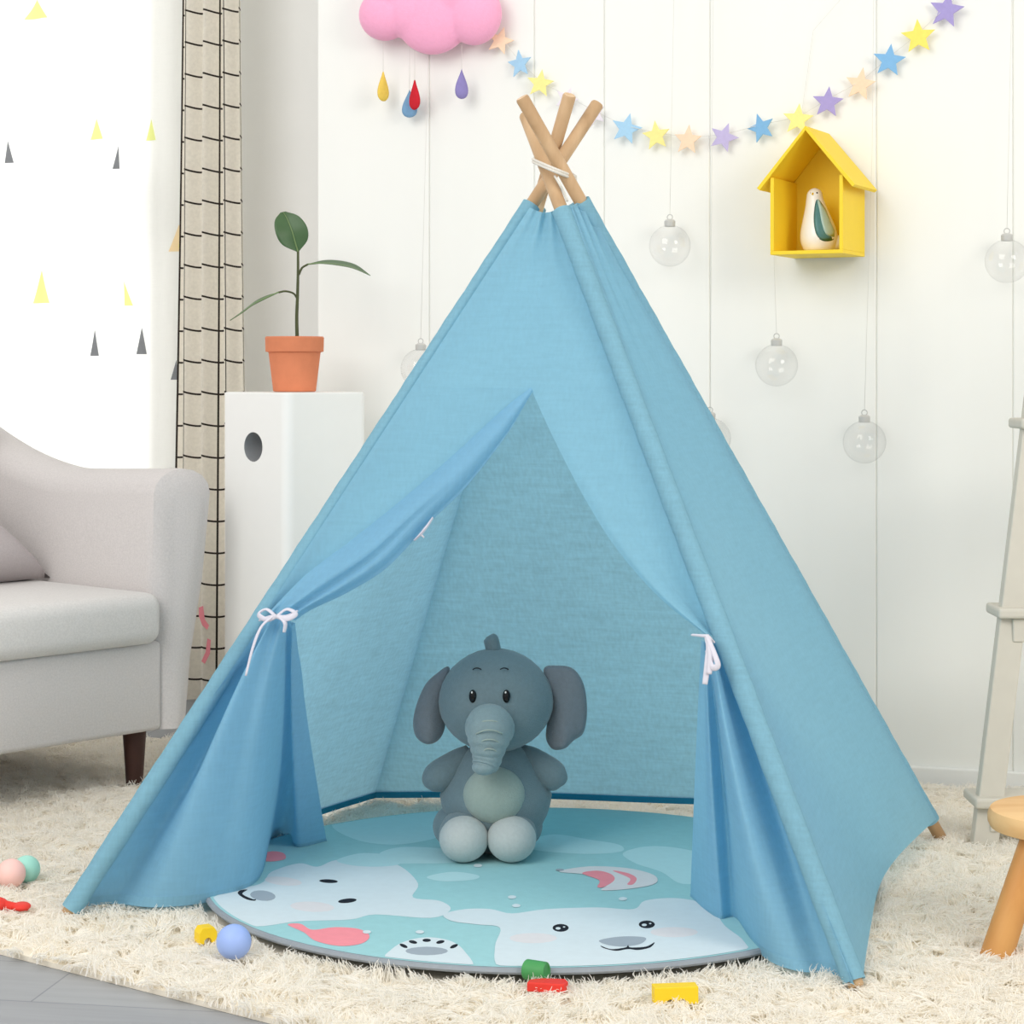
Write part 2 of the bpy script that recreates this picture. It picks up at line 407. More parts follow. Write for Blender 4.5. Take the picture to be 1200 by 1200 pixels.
def drape():
    nx, nz = 160, 40; x0, x1 = -2.600, -2.372; rows = []; b = MB()
    L = .44
    for j in range(nz+1):
        z = .03+2.47*j/nz; row = []
        wid = 1+.10*(1-z/2.5); 
        for i in range(nx+1):
            u = i/nx; x = x0+.035*(z/2.5)+(x1-x0-.060*(z/2.5))*u
            x += .006*math.sin(u*7*PI+.3*z)
            y = 5.06+.016*math.sin(u*7.0*PI+.4*math.sin(z*1.1))*wid+.008*math.sin(u*3*PI+z)
            row.append(Vector((x, y, z)))
        rows.append(row)
    b.grid(rows)
    def on(px, py):
        p = PL(px, py, Vector((0, 5.03, 0)), Vector((0, -1, 0))); return p
    for pts in (((233, 712), (238, 710), (240, 726), (245, 733), (243, 738), (237, 733), (233, 722)), ((236, 775), (241, 764), (243, 748), (247, 750), (246, 766), (240, 778))):
        b.poly([on(*q_) for q_ in pts], 1)
    o = obj('check_curtain', b, ['check', 'p_pink'], closed=False)
    me = o.data; uv = me.uv_layers.new(name='UVMap')
    for p in me.polygons:
        for li in p.loop_indices:
            vi = me.loops[li].vertex_index; j, i = divmod(min(vi, (nx+1)*(nz+1)-1), nx+1)
            uv.data[li].uv = (i/nx*L, .03+2.47*j/nz+.004*math.sin(i/nx*7*PI+1))
    return o
tag(drape(), 'gathered beige curtain with a thin dark check beside the window', 'curtain')
b = MB(); b.tube([Vector((-4.5, 5.12, 2.53)), Vector((-2.3, 5.12, 2.53))], .014, 14)
cr = obj('curtain_rod', b, 'cap'); tag(cr, 'slim metal curtain rod above the window', 'curtain rod')

# ------------------------------------------------------------------ shaggy rug
e0 = G(0, 1119, 0); e1 = G(312, 1199, 0); ed = (e1-e0).normalized(); en = Vector((-ed.y, ed.x, 0))
if en.y < 0: en = -en
def clip(poly, p0, n):
    out = []
    for i in range(len(poly)):
        a, c = poly[i-1], poly[i]; da, dc = (a-p0).dot(n), (c-p0).dot(n)
        if (da >= 0) != (dc >= 0): out.append(a+(c-a)*(da/(da-dc)))
        if dc >= 0: out.append(c)
    return out
rug_poly = [Vector((-2.9, -1, 0)), Vector((1.3, -1, 0)), Vector((1.3, 4.56, 0)), Vector((-2.9, 4.56, 0))]
rug_poly = clip(rug_poly, e0, en)
rug_poly = clip(rug_poly, G(600, 1420, 0), FWD)
rug = thing('shaggy_rug', 'cream long-pile shaggy rug under the blue teepee tent', 'rug', tuple(G(600, 1050, 0)))
b = MB(); b.prism([p+Vector((0, 0, .0005)) for p in rug_poly], (0, 0, .008)); obj('rug_backing', b, 'rug_base', rug, smooth=False)

# ------------------------------------------------------------------ round play mat
MC = G(630.3, 1025.7, .035); MR = .569; MZ = RUG+.004; MT = .011
mat_o = thing('play_mat', 'round mint play mat printed with white bears lying under the tent', 'mat', (MC.x, MC.y, MZ))
b = MB(); prof = [(MR-.010, 0), (MR-.002, .002), (MR, MT*.5), (MR-.002, MT-.001), (MR-.008, MT)]
b.lathe(prof, 120, 1, c=(MC.x, MC.y, MZ))
top = MZ+MT
def mpt(px, py, h):
    p = G(px, py, top); d = Vector((p.x-MC.x, p.y-MC.y, 0)); l = d.length
    if l > MR-.012: d *= (MR-.012)/l
    return Vector((MC.x+d.x, MC.y+d.y, top+h))
b.poly([Vector((MC.x+(MR-.007)*math.cos(2*PI*k/120), MC.y+(MR-.007)*math.sin(2*PI*k/120), top+.0003)) for k in range(120)], 0)
LV = [0]
def blob(pts, mi, smooth=True):
    LV[0] += 1; h = .0004+.00002*LV[0]
    P = closed_curve(pts, 5) if smooth else pts
    b.poly([mpt(p[0], p[1], h) for p in P], mi)
def oval(cx, cy, rx, ry, mi, rot=0):
    blob([(cx+rx*math.cos(a)*math.cos(rot)-ry*math.sin(a)*math.sin(rot), cy+rx*math.cos(a)*math.sin(rot)+ry*math.sin(a)*math.cos(rot)) for a in [2*PI*k/16 for k in range(16)]], mi, False)
# materials: 0 mint 1 edge 2 white 3 pale 4 pink 5 blush 6 grey 7 black
blob([(395, 955), (430, 948), (500, 950), (540, 960), (530, 975), (500, 985), (460, 990), (420, 985), (390, 970)], 3)
blob([(445, 1000), (470, 993), (510, 994), (545, 999), (540, 1010), (490, 1012), (450, 1011)], 3)
blob([(620, 985), (650, 978), (690, 984), (725, 990), (728, 998), (690, 1001), (640, 998), (615, 993)], 3)
blob([(730, 1000), (760, 992), (800, 995), (830, 1005), (840, 1030), (800, 1036), (775, 1022), (745, 1012)], 3)
blob([(500, 1028), (530, 1022), (560, 1026), (555, 1031), (520, 1033)], 3)
# left bear, seen tilted
blob([(240, 1062), (262, 1046), (305, 1036), (318, 1022), (350, 1012), (372, 1016), (395, 1008), (440, 1008), (470, 1016), (490, 1036), (484, 1052),
      (515, 1056), (528, 1066), (505, 1076), (440, 1072), (410, 1078), (350, 1080), (300, 1086), (262, 1078)], 2)
blob([(395, 1008), (425, 1000), (462, 1004), (468, 1013), (440, 1016), (410, 1014)], 3)
oval(332, 1033, 22, 5, 5, .1); oval(366, 1063, 26, 6, 5, .05)
oval(385, 1033, 11, 2.2, 7, .05); oval(407, 1056, 11, 2.6, 7, -.1)
oval(308, 1050, 15, 6, 6, .1)
blob([(281, 1044), (290, 1043), (284, 1048), (296, 1054), (300, 1054), (298, 1056), (288, 1054), (279, 1048)], 7)
# pink scarf shape
blob([(337, 1084), (352, 1083), (366, 1090), (392, 1087), (420, 1089), (433, 1097), (424, 1106), (398, 1109), (370, 1103), (356, 1093)], 4)
blob([(306, 1002), (318, 998), (332, 1000), (334, 1007), (318, 1010), (306, 1008)], 4)
# paw
blob([(448, 1130), (460, 1112), (480, 1102), (505, 1099), (530, 1104), (545, 1116), (552, 1134), (500, 1136)], 2)
oval(500, 1115, 25, 5, 6)
for px, py, r in ((473, 1109, .4), (484, 1104.5, .2), (500, 1102.5, 0), (516, 1104.5, -.2), (532, 1109.5, -.4)): oval(px, py, 5, 1.9, 7, r)
# right bear
blob([(520, 1072), (545, 1066), (575, 1066), (600, 1071), (640, 1066), (700, 1064), (742, 1066), (756, 1056), (790, 1053), (820, 1058), (838, 1070),
      (850, 1086), (872, 1104), (868, 1120), (760, 1133), (640, 1136), (586, 1134), (580, 1110), (586, 1088), (560, 1084), (530, 1080)], 2)
oval(790, 1093, 28, 6, 5); oval(625, 1100, 28, 6, 5)
for ex, ey in ((657, 1088), (758, 1084)):
    oval(ex, ey, 9.5, 4.6, 7); oval(ex-3, ey+.6, 3.0, 1.5, 2); oval(ex+4, ey-1, 1.4, .8, 2)
blob([(702, 1103), (720, 1099), (740, 1098), (757, 1100), (750, 1107), (730, 1110), (712, 1108)], 6)
blob([(704, 1109), (716, 1113), (733, 1111), (736, 1108), (739, 1111), (757, 1110), (767, 1105), (762, 1111), (748, 1114), (736, 1113), (722, 1115), (708, 1112)], 7)
# moon
blob([(655, 1022), (690, 1016), (735, 1018), (766, 1026), (768, 1036), (740, 1042), (705, 1044), (712, 1036), (690, 1026)], 5)
blob([(682, 1024), (700, 1021), (716, 1025), (720, 1032), (708, 1040), (700, 1040), (702, 1032)], 4)
blob([(718, 1021), (736, 1024), (746, 1030), (742, 1037), (735, 1037), (738, 1030)], 4)
oval(656, 1020, 5, 1.4, 6)
for px, py in ((600, 1052), (605, 1062), (730, 1054), (560, 1015), (430, 1093), (492, 1093)): oval(px, py, 5, 2, 2)
obj('mat_pad', b, ['mint', 'mat_edge', 'p_white', 'p_pale', 'p_pink', 'p_blush', 'p_grey', 'p_black'], mat_o, smooth=False, closed=False)

# ------------------------------------------------------------------ teepee tent
FEET = dict(FL=(78, 1074), FR=(1004, 1157), BR=(1104, 985), BL=(430, 937))
CROSS = dict(FL=(651, 197, 3.700), FR=(640.5, 200, 3.662), BR=(660, 200, 3.622), BL=(642, 200, 3.742))
TOPY = dict(FL=121, FR=134, BR=114, BL=111)
HEMY = dict(FL=1066, FR=1150, BR=962, BL=923)
SLEEVETOP = dict(FL=240, FR=247, BR=236, BL=244)
PO = {k: (G(*FEET[k], z=.015), D(*CROSS[k])) for k in FEET}
def pole_at(k, t): return PO[k][0]+(PO[k][1]-PO[k][0])*t
def pole_t(k, y):
    lo, hi = -.1, 1.6
    for _ in range(60):
        m = (lo+hi)/2
        if proj(pole_at(k, m))[1] > y: lo = m
        else: hi = m
    return lo
def pole_px(k, y): return proj(pole_at(k, pole_t(k, y)))[0]
base = sum((PO[k][0] for k in PO), Vector())/4
tent = thing('teepee_tent', 'light blue canvas teepee tent with wooden poles and tied-back front flaps', 'tent', (base.x, base.y, 0))
PR = .0118; SR = .0165
for k in ('FL', 'FR', 'BR', 'BL'):
    a, c = PO[k][0], pole_at(k, pole_t(k, TOPY[k])); b = MB()
    ax = (c-a).normalized()
    b.tube([a, a+ax*.004, c-ax*.003, c], [PR*.85, PR, PR, PR*.85], 18)
    b.m[-1] = 1
    o = obj('pole', b, ['pole', 'poleend'], tent, angle=40)
axis = (sum((PO[k][1] for k in PO), Vector())/4)
# sleeves sewn round the poles
for k in ('FL', 'FR', 'BR', 'BL'):
    t0, t1 = pole_t(k, HEMY[k]), pole_t(k, SLEEVETOP[k]); b = MB(); n = 110; pts = []; rad = []
    for i in range(n+1):
        pts.append(pole_at(k, t0+(t1-t0)*i/n)); rad.append(SR*(1+.018*math.sin(i*1.9)+.02*math.sin(i*.7+1)))
    b.tube(pts, rad, 16, caps=False)
    obj('pole_sleeve', b, 'sleeve', tent, closed=False)
def outward(p):
    d = Vector((p.x-base.x, p.y-base.y, 0)); return d.normalized()
def plane_of(a, c):
    n = (PO[c][0]-PO[a][0]).cross(axis-PO[a][0]).normalized()
    if n.dot(PO[a][0]-base) < 0: n = -n
    return PO[a][0], n
def side_panel(a, c, sag_low, sag_mid, lift, name, hem=True):
    p0, n = plane_of(a, c); b = MB(); nu, nv = 40, 60; rows = []
    nb = -(plane_of('FL', 'BL')[1]+plane_of('BL', 'BR')[1])*SR*1.1      # the back left pole stays outside the two panels
    oa = nb if a == 'BL' else n*(SR*.85); oc = nb if c == 'BL' else n*(SR*.85)
    ta0, tc0, ta1, tc1 = pole_t(a, HEMY[a]), pole_t(c, HEMY[c]), pole_t(a, SLEEVETOP[a]), pole_t(c, SLEEVETOP[c])
    for j in range(nv+1):
        v = j/nv; row = []
        for i in range(nu+1):
            u = i/nu; s = math.sin(PI*u); l = lift*s*(1-v)**2
            A = pole_at(a, ta0+(ta1-ta0)*v); C = pole_at(c, tc0+(tc1-tc0)*v)
            p = A+(C-A)*u + oa*(1-u)+oc*u + (axis-base).normalized()*l
            p += n*(-(sag_low*(1-v)**3+sag_mid*math.sin(PI*v))*s)
            p += n*(.004*math.sin(u*9+v*5)*s*(1-v)+.005*math.sin(v*40+u*3)*math.exp(-((u-.5)/.5)**2*4)*0)
            p += n*(.004*math.sin(u*26)*v**6)
            row.append(p)
        rows.append(row)
    b.grid(rows)
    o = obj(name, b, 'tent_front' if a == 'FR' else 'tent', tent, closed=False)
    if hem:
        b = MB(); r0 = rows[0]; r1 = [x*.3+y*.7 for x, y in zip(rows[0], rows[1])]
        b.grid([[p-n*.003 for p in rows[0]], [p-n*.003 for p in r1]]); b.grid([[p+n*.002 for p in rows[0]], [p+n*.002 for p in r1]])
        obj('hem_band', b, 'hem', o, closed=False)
    return rows
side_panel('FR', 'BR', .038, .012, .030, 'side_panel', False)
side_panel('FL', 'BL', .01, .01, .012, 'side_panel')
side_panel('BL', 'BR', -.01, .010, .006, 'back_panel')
# front
FP0, FN = plane_of('FL', 'FR')
def FPt(px, py, off=0.0): return PL(px, py, FP0, FN, off+SR*.6)
def loft(rows, nu, nv):
    R = [catmull(r, nu) for r in rows]; R = np.array(R)
    return [[Vector(p) for p in row] for row in np.array([catmull(R[:, i], nv) for i in range(nu+1)]).transpose(1, 0, 2)]
b = MB()
# above the opening, gathered with fine pleats under the poles
rows = []
nu, nv = 60, 50
for j in range(nv+1):
    v = j/nv; row = []
    y = 243+(455.5-243)*v
    xl, xr = pole_px('FL', y), pole_px('FR', y)
    for i in range(nu+1):
        u = i/nu; yy = y+6*math.sin(PI*u)*(1-v)
        pl = math.exp(-v*3.2)
        off = -.008*math.sin(PI*u)*(1-v**2)*(1-pl*.5)+pl*.006*math.sin(u*21)*math.sin(PI*u)
        row.append(FPt(xl+(xr-xl)*u, yy, off))
    rows.append(row)
b.grid(rows)
OL = [(622, 455), (585, 497), (538, 546), (480, 603), (420, 652), (365, 692), (330, 716)]      # middle of the rolled left flap
yl = [455, 505, 555, 605, 650, 690, 712]
rows = []
for k in range(7):
    a = np.array(FPt(pole_px('FL', yl[k]), yl[k], 0)); c = np.array(FPt(*OL[k], -.004*min(1, k)))
    rows.append([a+(c-a)*t+np.array(FN)*(-.010*math.sin(PI*t)*min(1, k/2)) for t in (0, .33, .66, 1)])
b.grid(loft(rows, 20, 40))
OR = [(622, 455), (640, 495), (662, 540), (690, 592), (724, 645), (772, 700), (826, 744)]
yr = [455, 500, 548, 600, 652, 704, 746]
rows = []
for k in range(7):
    a = FPt(*OR[k], 0); c = FPt(pole_px('FR', yr[k]), yr[k], 0); r = []
    for t, of in ((0, .006), (.12, .012), (.3, .006), (.5, -.008), (.72, -.012), (.88, -.004), (1, 0)):
        g = k/6
        p = a+(c-a)*t; r.append(np.array(p+FN*(of*g*1.3*(1 if k < 6 else .6))))
    rows.append(r)
b.grid(loft(rows, 40, 50))
obj('front_panel', b, 'tent_front', tent, closed=False)

# left flap: rolled edge above the tie, fan of cloth below it
b = MB()
U = [(622, 454), (590, 479), (530, 534), (470, 586), (410, 634), (360, 672), (328, 704), (317, 716)]
L = [(624, 459), (592, 512), (545, 572), (503, 613), (455, 664), (408, 694), (366, 714), (346, 727)]
wob = [.002, .012, .020, .026, .030, .028, .022, .014]
rows = []
for k in range(8):
    r = []; g = k/7
    for t in np.linspace(0, 1, 15):
        px = U[k][0]+(L[k][0]-U[k][0])*t; py = U[k][1]+(L[k][1]-U[k][1])*t
        of = .002+wob[k]*1.2*math.sin(PI*min(1, t*1.0+.05))**.8
        of += .007*max(0, g-.55)/.45*math.cos(t*PI*5)
        of -= .010*math.exp(-((t-.62)/.10)**2)*max(0, 1-abs(g-.62)/.3)
        r.append(np.array(FPt(px, py, of)))
    for s_, o2 in ((.10, -.004), (.3, -.012), (.6, -.010)):
        px = L[k][0]+(U[k][0]-L[k][0])*s_; py = L[k][1]+(U[k][1]-L[k][1])*s_
        r.append(np.array(FPt(px, py, o2)))
    rows.append(r)
b.grid(loft(rows, 72, 60))
def fan(top, hem, bulge, ns=120, nv=60):
    T = catmull([np.array(FPt(*p)) for p in top], ns); H = catmull([np.array(G(p[0], p[1], p[2] if len(p) > 2 else .024)) for p in hem], ns)
    B = catmull([[x] for x in bulge], ns)[:, 0]; rows = []
    nn = np.array(FN)
    for j in range(nv+1):
        v = j/nv
        rows.append([Vector(T[i]+(H[i]-T[i])*v+nn*(B[i]*math.sin(PI*min(1, v**.75*.93)))) for i in range(ns+1)])
    return rows
topL = [(314, 721, .004), (318, 722, .012), (322, 722, .020), (327, 724, .010), (332, 724, .022), (337, 727, .008), (340, 728, .016), (343, 729, .006), (346, 730, .010)]
hemL = [(82, 1065), (128, 1058), (185, 1064), (250, 1057), (303, 1038), (313, 986), (333, 984), (350, 998), (384, 991)]
rowsL = fan(topL, hemL, [0, -.040, .036, .030, .020, -.07, -.08, .02, .010])
b.grid(rowsL)
fl = obj('flap', b, 'flap', tent, closed=False)
def flap_hem(rows, o):
    b = MB()
    for s_ in (1, -1): b.grid([[p+FN*(.0012*s_) for p in r] for r in rows[-3:]])
    obj('hem_band', b, 'sleeve', o, closed=False)
flap_hem(rowsL, fl)
# right flap
b = MB()
topR = [(844, 747, -.004), (840, 750, -.016), (837, 752, -.010), (834, 752, .012), (831, 753, .004), (829, 753, .016), (827, 752, .006), (825, 752, .012), (822, 750, .006)]
hemR = [(1001, 1154), (970, 1140), (936, 1138), (905, 1128), (882, 1109), (862, 1084), (845, 1084), (826, 1074), (809, 1057)]
rowsR = fan(topR, hemR, [0, -.05, -.01, .024, .012, -.02, .014, -.006, .006])
b.grid(rowsR)
fl = obj('flap', b, 'flap', tent, closed=False); flap_hem(rowsR, fl)

# ribbons
def ribbon(parent, strokes, w, name='ribbon_tie'):
    b = MB()
    for s in strokes:
        P = catmull([np.array(FPt(*p)) for p in s], 6*len(s)); rr = [w*(1-.25*abs(2*i/(len(P)-1)-1)) for i in range(len(P))]
        b.tube([Vector(p) for p in P], rr, 8, flat=.45)
    return obj(name, b, 'ribbon', parent)
ribbon(tent, [[(305, 727, .03), (318, 722, .05), (335, 722, .05), (348, 716, .035)],
              [(322, 721, .055), (312, 714, .05), (303, 720, .05), (312, 726, .055), (324, 722, .058)],
              [(324, 722, .055), (336, 714, .05), (346, 719, .05), (336, 725, .055), (324, 722, .058)],
              [(320, 722, .056), (306, 735, .06), (296, 760, .06), (288, 792, .055)],
              [(326, 722, .056), (334, 730, .055), (333, 741, .05)]], .0052)
ribbon(tent, [[(812, 744, .025), (822, 745, .04), (830, 746, .045), (836, 752, .03)],
              [(828, 744, .045), (831, 760, .05), (829, 780, .05), (826, 802, .045)],
              [(829, 746, .048), (838, 768, .052), (841, 780, .05), (834, 781, .052), (829, 762, .05)],
              [(830, 747, .047), (833, 765, .052), (831, 790, .05)]], .0056)
ribbon(tent, [[(486, 633, .006), (493, 626, .014), (501, 616, .014), (507, 607, .006)], [(493, 626, .012), (497, 630, .008)]], .0042, 'tie_strap')
# lashing of white cord at the crossing
b = MB(); cpt = (sum((D(*CROSS[k]) for k in CROSS), Vector())/4); pts = []
for i in range(102):
    a = 2*PI*i/48
    pts.append(cpt+RGT*(.037*math.cos(a)+.002)+FWD*(.082*math.sin(a))+UP*(-.004+.0045*i/48-.016*math.cos(a)-.0*a+.010*math.sin(a)))
b.tube(pts, .0026, 8)
c0 = D(652, 206, 3.60)
b.tube([Vector(p) for p in catmull([np.array(D(650, 206, 3.61)), np.array(D(656, 216, 3.60)), np.array(D(660, 224, 3.605)), np.array(D(665, 236, 3.61))], 14)], .0022, 8)
obj('lashing_cord', b, 'rope', tent)

# ------------------------------------------------------------------ plush elephant
EB = G(575, 1000, top+.0012); ED = (EB-CAM).dot(FWD); KE = ED/F
ele = thing('plush_elephant', 'grey plush elephant sitting on the play mat inside the tent', 'stuffed toy', tuple(EB), YAW)
EI = ROOT['plush_elephant'].inverted()
def e(px, py, dy=0): return EI @ D(px, py, ED+dy*KE)
def el(mb, px, py, dy, rx, ry, rz, mi=0, rot=None, warp=None):
    T = Matrix.Translation(e(px, py, dy))
    if rot: T = T @ rot
    mb.ell((0, 0, 0), (rx*KE, ry*KE, rz*KE), mi, T, warp=warp)
def pear(p):
    k = 1-.30*max(0, p.z)-.08*max(0, -p.z); return Vector((p.x*k, p.y*k, p.z))
b = MB(); el(b, 581, 931, 12, 66, 56, 70, warp=pear); obj('torso', b, 'gray_plush', ele, world=False)
b = MB()
def headw(p): return Vector((p.x*(1+.04*(1-p.z*p.z)), p.y, p.z*(1 if p.z > 0 else .95)))
el(b, 581, 822, 0, 65, 60, 62, warp=headw)
head = obj('head', b, 'gray_plush', ele, world=False)
# trunk
b = MB(); ctrl = [(574, 846, -44, 25), (574, 853, -60, 28), (573, 862, -70, 26), (572, 875, -73, 21.5), (571, 887, -74, 17.5), (569, 896, -76, 15.5), (567.5, 901, -78, 13)]
P = catmull([list(e(*c[:3]))+[c[3]*KE] for c in ctrl], 48)
rad = [p[3]*(1+.025*math.sin(i*.95)) for i, p in enumerate(P)]
b.tube([Vector(p[:3]) for p in P], rad, 26)
b.ell(e(574, 851, -46), (28*KE, 20*KE, 19*KE)); b.ell(e(567.5, 899, -78), (14*KE, 13*KE, 9*KE))
obj('trunk', b, 'trunk_plush', head, world=False)
# wrinkles stitched across the trunk
b = MB()
for py, w, dy in ((846, 17, -88.5), (857, 16, -97.5), (868, 13.5, -97), (879, 11, -94.5)):
    b.tube([Vector(q) for q in catmull([np.array(e(574-w, py+3, dy+7)), np.array(e(574-w*.5, py-.5, dy+1.2)), np.array(e(573, py-1.5, dy)), np.array(e(573+w*.5, py-.5, dy+1.2)), np.array(e(573+w, py+3, dy+7))], 16)], .9*KE, 6)
obj('trunk_crease', b, 'belly', head, world=False)
def ear(outline, dy, tilt, th, fold=5.0):
    b = MB(); P = closed_curve(outline, 6); c = P.mean(0); n = len(P); rows = []
    for s, d in ((0.02, 1.0), (.35, .97), (.7, .78), (.9, .45), (1, 0), (.9, -.45), (.7, -.78), (.35, -.97), (.02, -1.0)):
        r = []
        for p in P:
            q = c+(p-c)*s; r.append(e(q[0], q[1], dy+d*th*-1+tilt*(q[0]-581)+6*math.sin((q[1]-780)/30)+fold*math.cos((q[0]-outline[0][0])/7.5)*max(0, min(1, (q[1]-800)/60))))
        rows.append(r)
    b.grid(rows, 0, True, True)
    return obj('ear', b, 'ear_plush', head, world=False)
ear([(527, 783), (512, 789), (498, 803), (488, 826), (484, 848), (488, 864), (500, 872), (513, 868), (521, 854), (523, 826)], 16, .25, 9)
ear([(637, 785), (654, 780), (672, 784), (684, 802), (688, 832), (684, 858), (672, 868), (662, 877), (648, 878), (640, 866), (641, 848), (646, 824)], 14, -.2, 9)
# tuft
b = MB(); P = catmull([list(e(579, 766, 0))+[9*KE], list(e(577, 756, 0))+[9*KE], list(e(575, 748, 0))+[8.5*KE], list(e(573.5, 745, 0))+[5*KE]], 12)
b.tube([Vector(p[:3]) for p in P], [p[3] for p in P], 14); obj('hair_tuft', b, 'gray_plush', head, world=False)
def head_front(px, py):
    x, z = (px-581)/66.5, (822-py)/62.0
    return -60*math.sqrt(max(.02, 1-x*x-z*z))
for px in (554, 593.5):
    b = MB(); el(b, px, 816, head_front(px, 816)+.3, 4.4, 3.0, 7.6); eye = obj('eye', b, 'black', head, world=False)
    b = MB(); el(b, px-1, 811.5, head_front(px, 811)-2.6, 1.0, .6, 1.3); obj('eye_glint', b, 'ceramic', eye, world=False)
for px in (559, 591):
    b = MB(); pts = [e(px+dx, 783-1.8*math.cos(dx/5*PI/2)+1.6, head_front(px+dx, 783)-.8) for dx in np.linspace(-5, 5, 9)]
    b.tube(pts, .75*KE, 6); obj('eyebrow', b, 'thread', head, world=False)
# belly, arms, legs
b = MB(); el(b, 579, 932, -30, 36, 24, 33); obj('belly_patch', b, 'belly', ele, world=False)
for pts in ([(553, 884, 20, 13), (540, 893, 16, 17), (524, 904, 8, 19), (514, 910, 4, 18.5), (507, 915, 2, 16), (501, 920, 1, 10), (499, 922, 1, 2)],
            [(608, 884, 20, 13), (620, 891, 16, 17), (636, 902, 8, 19), (646, 908, 4, 18.5), (653, 913, 2, 16), (659, 917, 1, 10), (661, 919, 1, 2)]):
    b = MB(); P = catmull([list(e(*p[:3]))+[p[3]*KE] for p in pts], 20)
    b.tube([Vector(p[:3]) for p in P], [p[3] for p in P], 18)
    obj('arm', b, 'gray_plush', ele, world=False)
for px, sgn in ((544, -1), (599, 1)):
    b = MB(); el(b, px, 977, -20, 29.5, 46, 27.5); el(b, px+sgn*10, 968, 14, 27, 40, 25); lg = obj('leg', b, 'gray_plush', ele, world=False)
    b = MB(); el(b, px+sgn*.5, 983, -40, 28.5, 30, 26.5); obj('sole', b, 'sole', lg, world=False)

# ------------------------------------------------------------------ sofa
SO = G(188, 920); SROT = math.radians(48)+YAW
sofa = thing('sofa', 'light grey upholstered sofa with dark legs in front of the window', 'sofa', (SO.x, SO.y, 0), SROT)
def rbox(x0, x1, y0, y1, z0, z1):
    b = MB(); b.box(x0, x1, y0, y1, z0, z1); return b
obj('sofa_base', rbox(-1.55, .012, .008, .80, .135, .325), 'sofa', sofa, world=False, bevel=.012)
# arm: section swept from front to back
def arm(x_in, sgn):
    b = MB(); rows = []; 
    for k in range(33):
        y = .80*k/32; s = y/.80
        h = .692-.012*math.sin(s*PI*.9)+.10*max(0, s-.45)**1.6*2.6
        ft = min(1, y/.035); r = .05*math.sqrt(max(0, 1-(1-ft)**2))
        ins = .035*(1-math.sqrt(max(0, 1-(1-ft)**2)))
        wt, wb = .158, .088; sec = []
        sec += [(0+ins, .135), (0+ins, .30), (-.004+ins, .45), (.0+ins, h-.055-ins)]
        for a in np.linspace(PI, 0, 9):
            cxm = wt/2; sec.append((cxm+(wt/2-ins)*math.cos(a), h-.055-ins+.055*math.sin(a)))
        sec += [(wt-.022-ins, .45), (wb+.014-ins, .28), (wb-ins, .135)]
        rows.append([Vector((x_in+sgn*x, y, z)) for x, z in sec])
    b.grid(rows, 0, True, True)
    return obj('armrest', b, 'sofa', sofa, world=False, angle=50)
arm(0, 1); arm(-1.54, -1)
obj('seat_cushion', rbox(-.77, -.004, -.022, .60, .322, .432), 'sofa_seat', sofa, world=False, bevel=.032, segs=5)
obj('seat_cushion', rbox(-1.535, -.775, -.022, .60, .322, .432), 'sofa_seat', sofa, world=False, bevel=.032, segs=5)
b = MB(); rows = []
for k in range(17):
    y = .60+.24*k/16; 
    rows.append([])
bk = MB(); bk.box(-1.54, 0, .60, .80, .30, .86); obj('backrest', bk, 'sofa', sofa, world=False, bevel=.06, segs=5)
for x, y in ((-.03, .05), (-.03, .74), (-1.51, .05), (-1.51, .74)):
    b = MB(); b.tube([Vector((x, y, .14)), Vector((x, y, .004))], [.026, .017], 14); obj('leg', b, 'dark_wood', sofa, world=False, angle=40)
# throw pillow
pil = MB(); n = 24; rows_t = []; rows_b = []
def pil_pt(i, j, s):
    u, v = 2*i/n-1, 2*j/n-1
    t = max(0, (1-u**4)*(1-v**4))**.55*.085; k = 1-.07*(1-u*u)*abs(v)**3-.0*v; k2 = 1-.07*(1-v*v)*abs(u)**3
    return Vector((u*.20*k2, s*t, v*.20*k))
for s in (1, -1): pil.grid([[pil_pt(i, j, s) for i in range(n+1)] for j in range(n+1)])
SM = ROOT['sofa']
pp = SM @ Vector((-.325, .46, .560))
po = thing('throw_pillow', 'taupe square cushion leaning in the corner of the grey sofa', 'cushion', tuple(pp), SROT)
T = Matrix.Rotation(math.radians(-30), 4, 'X') @ Matrix(((1, 0, -.62, 0), (0, 1, 0, 0), (.06, 0, .78, 0), (0, 0, 0, 1)))
pil.v = [T @ v for v in pil.v]
obj('cushion_cover', pil, 'pillow', po, world=False)

# ------------------------------------------------------------------ white cabinet + plant
CN = G(335, 914, 0); CD = 4.55
cn = D(336, 460, 4.56); cc = cn+FWD*.165; ctop = cn.z
cab = thing('cabinet', 'tall narrow white cabinet with a round finger hole beside the sofa', 'cabinet', (cc.x, cc.y, 0), YAW+PI/4)
S2 = .1165
def rounded_rect(h, r, n=6):
    P = []
    for cx, cy, a0 in ((h-r, h-r, 0), (-(h-r), h-r, PI/2), (-(h-r), -(h-r), PI), (h-r, -(h-r), 1.5*PI)):
        for k in range(n+1): P.append((cx+r*math.cos(a0+PI/2*k/n), cy+r*math.sin(a0+PI/2*k/n)))
    return P
b = MB(); R = rounded_rect(S2, .022, 8)
b.grid([[Vector((x*s, y*s, z)) for x, y in R] for s, z in ((.97, .0), (1, .006), (1, ctop-.006), (.995, ctop-.002), (.975, ctop))], 0, True, True)
body = obj('cabinet_body', b, ['cabinet', 'hole'], cab, world=False, angle=40)
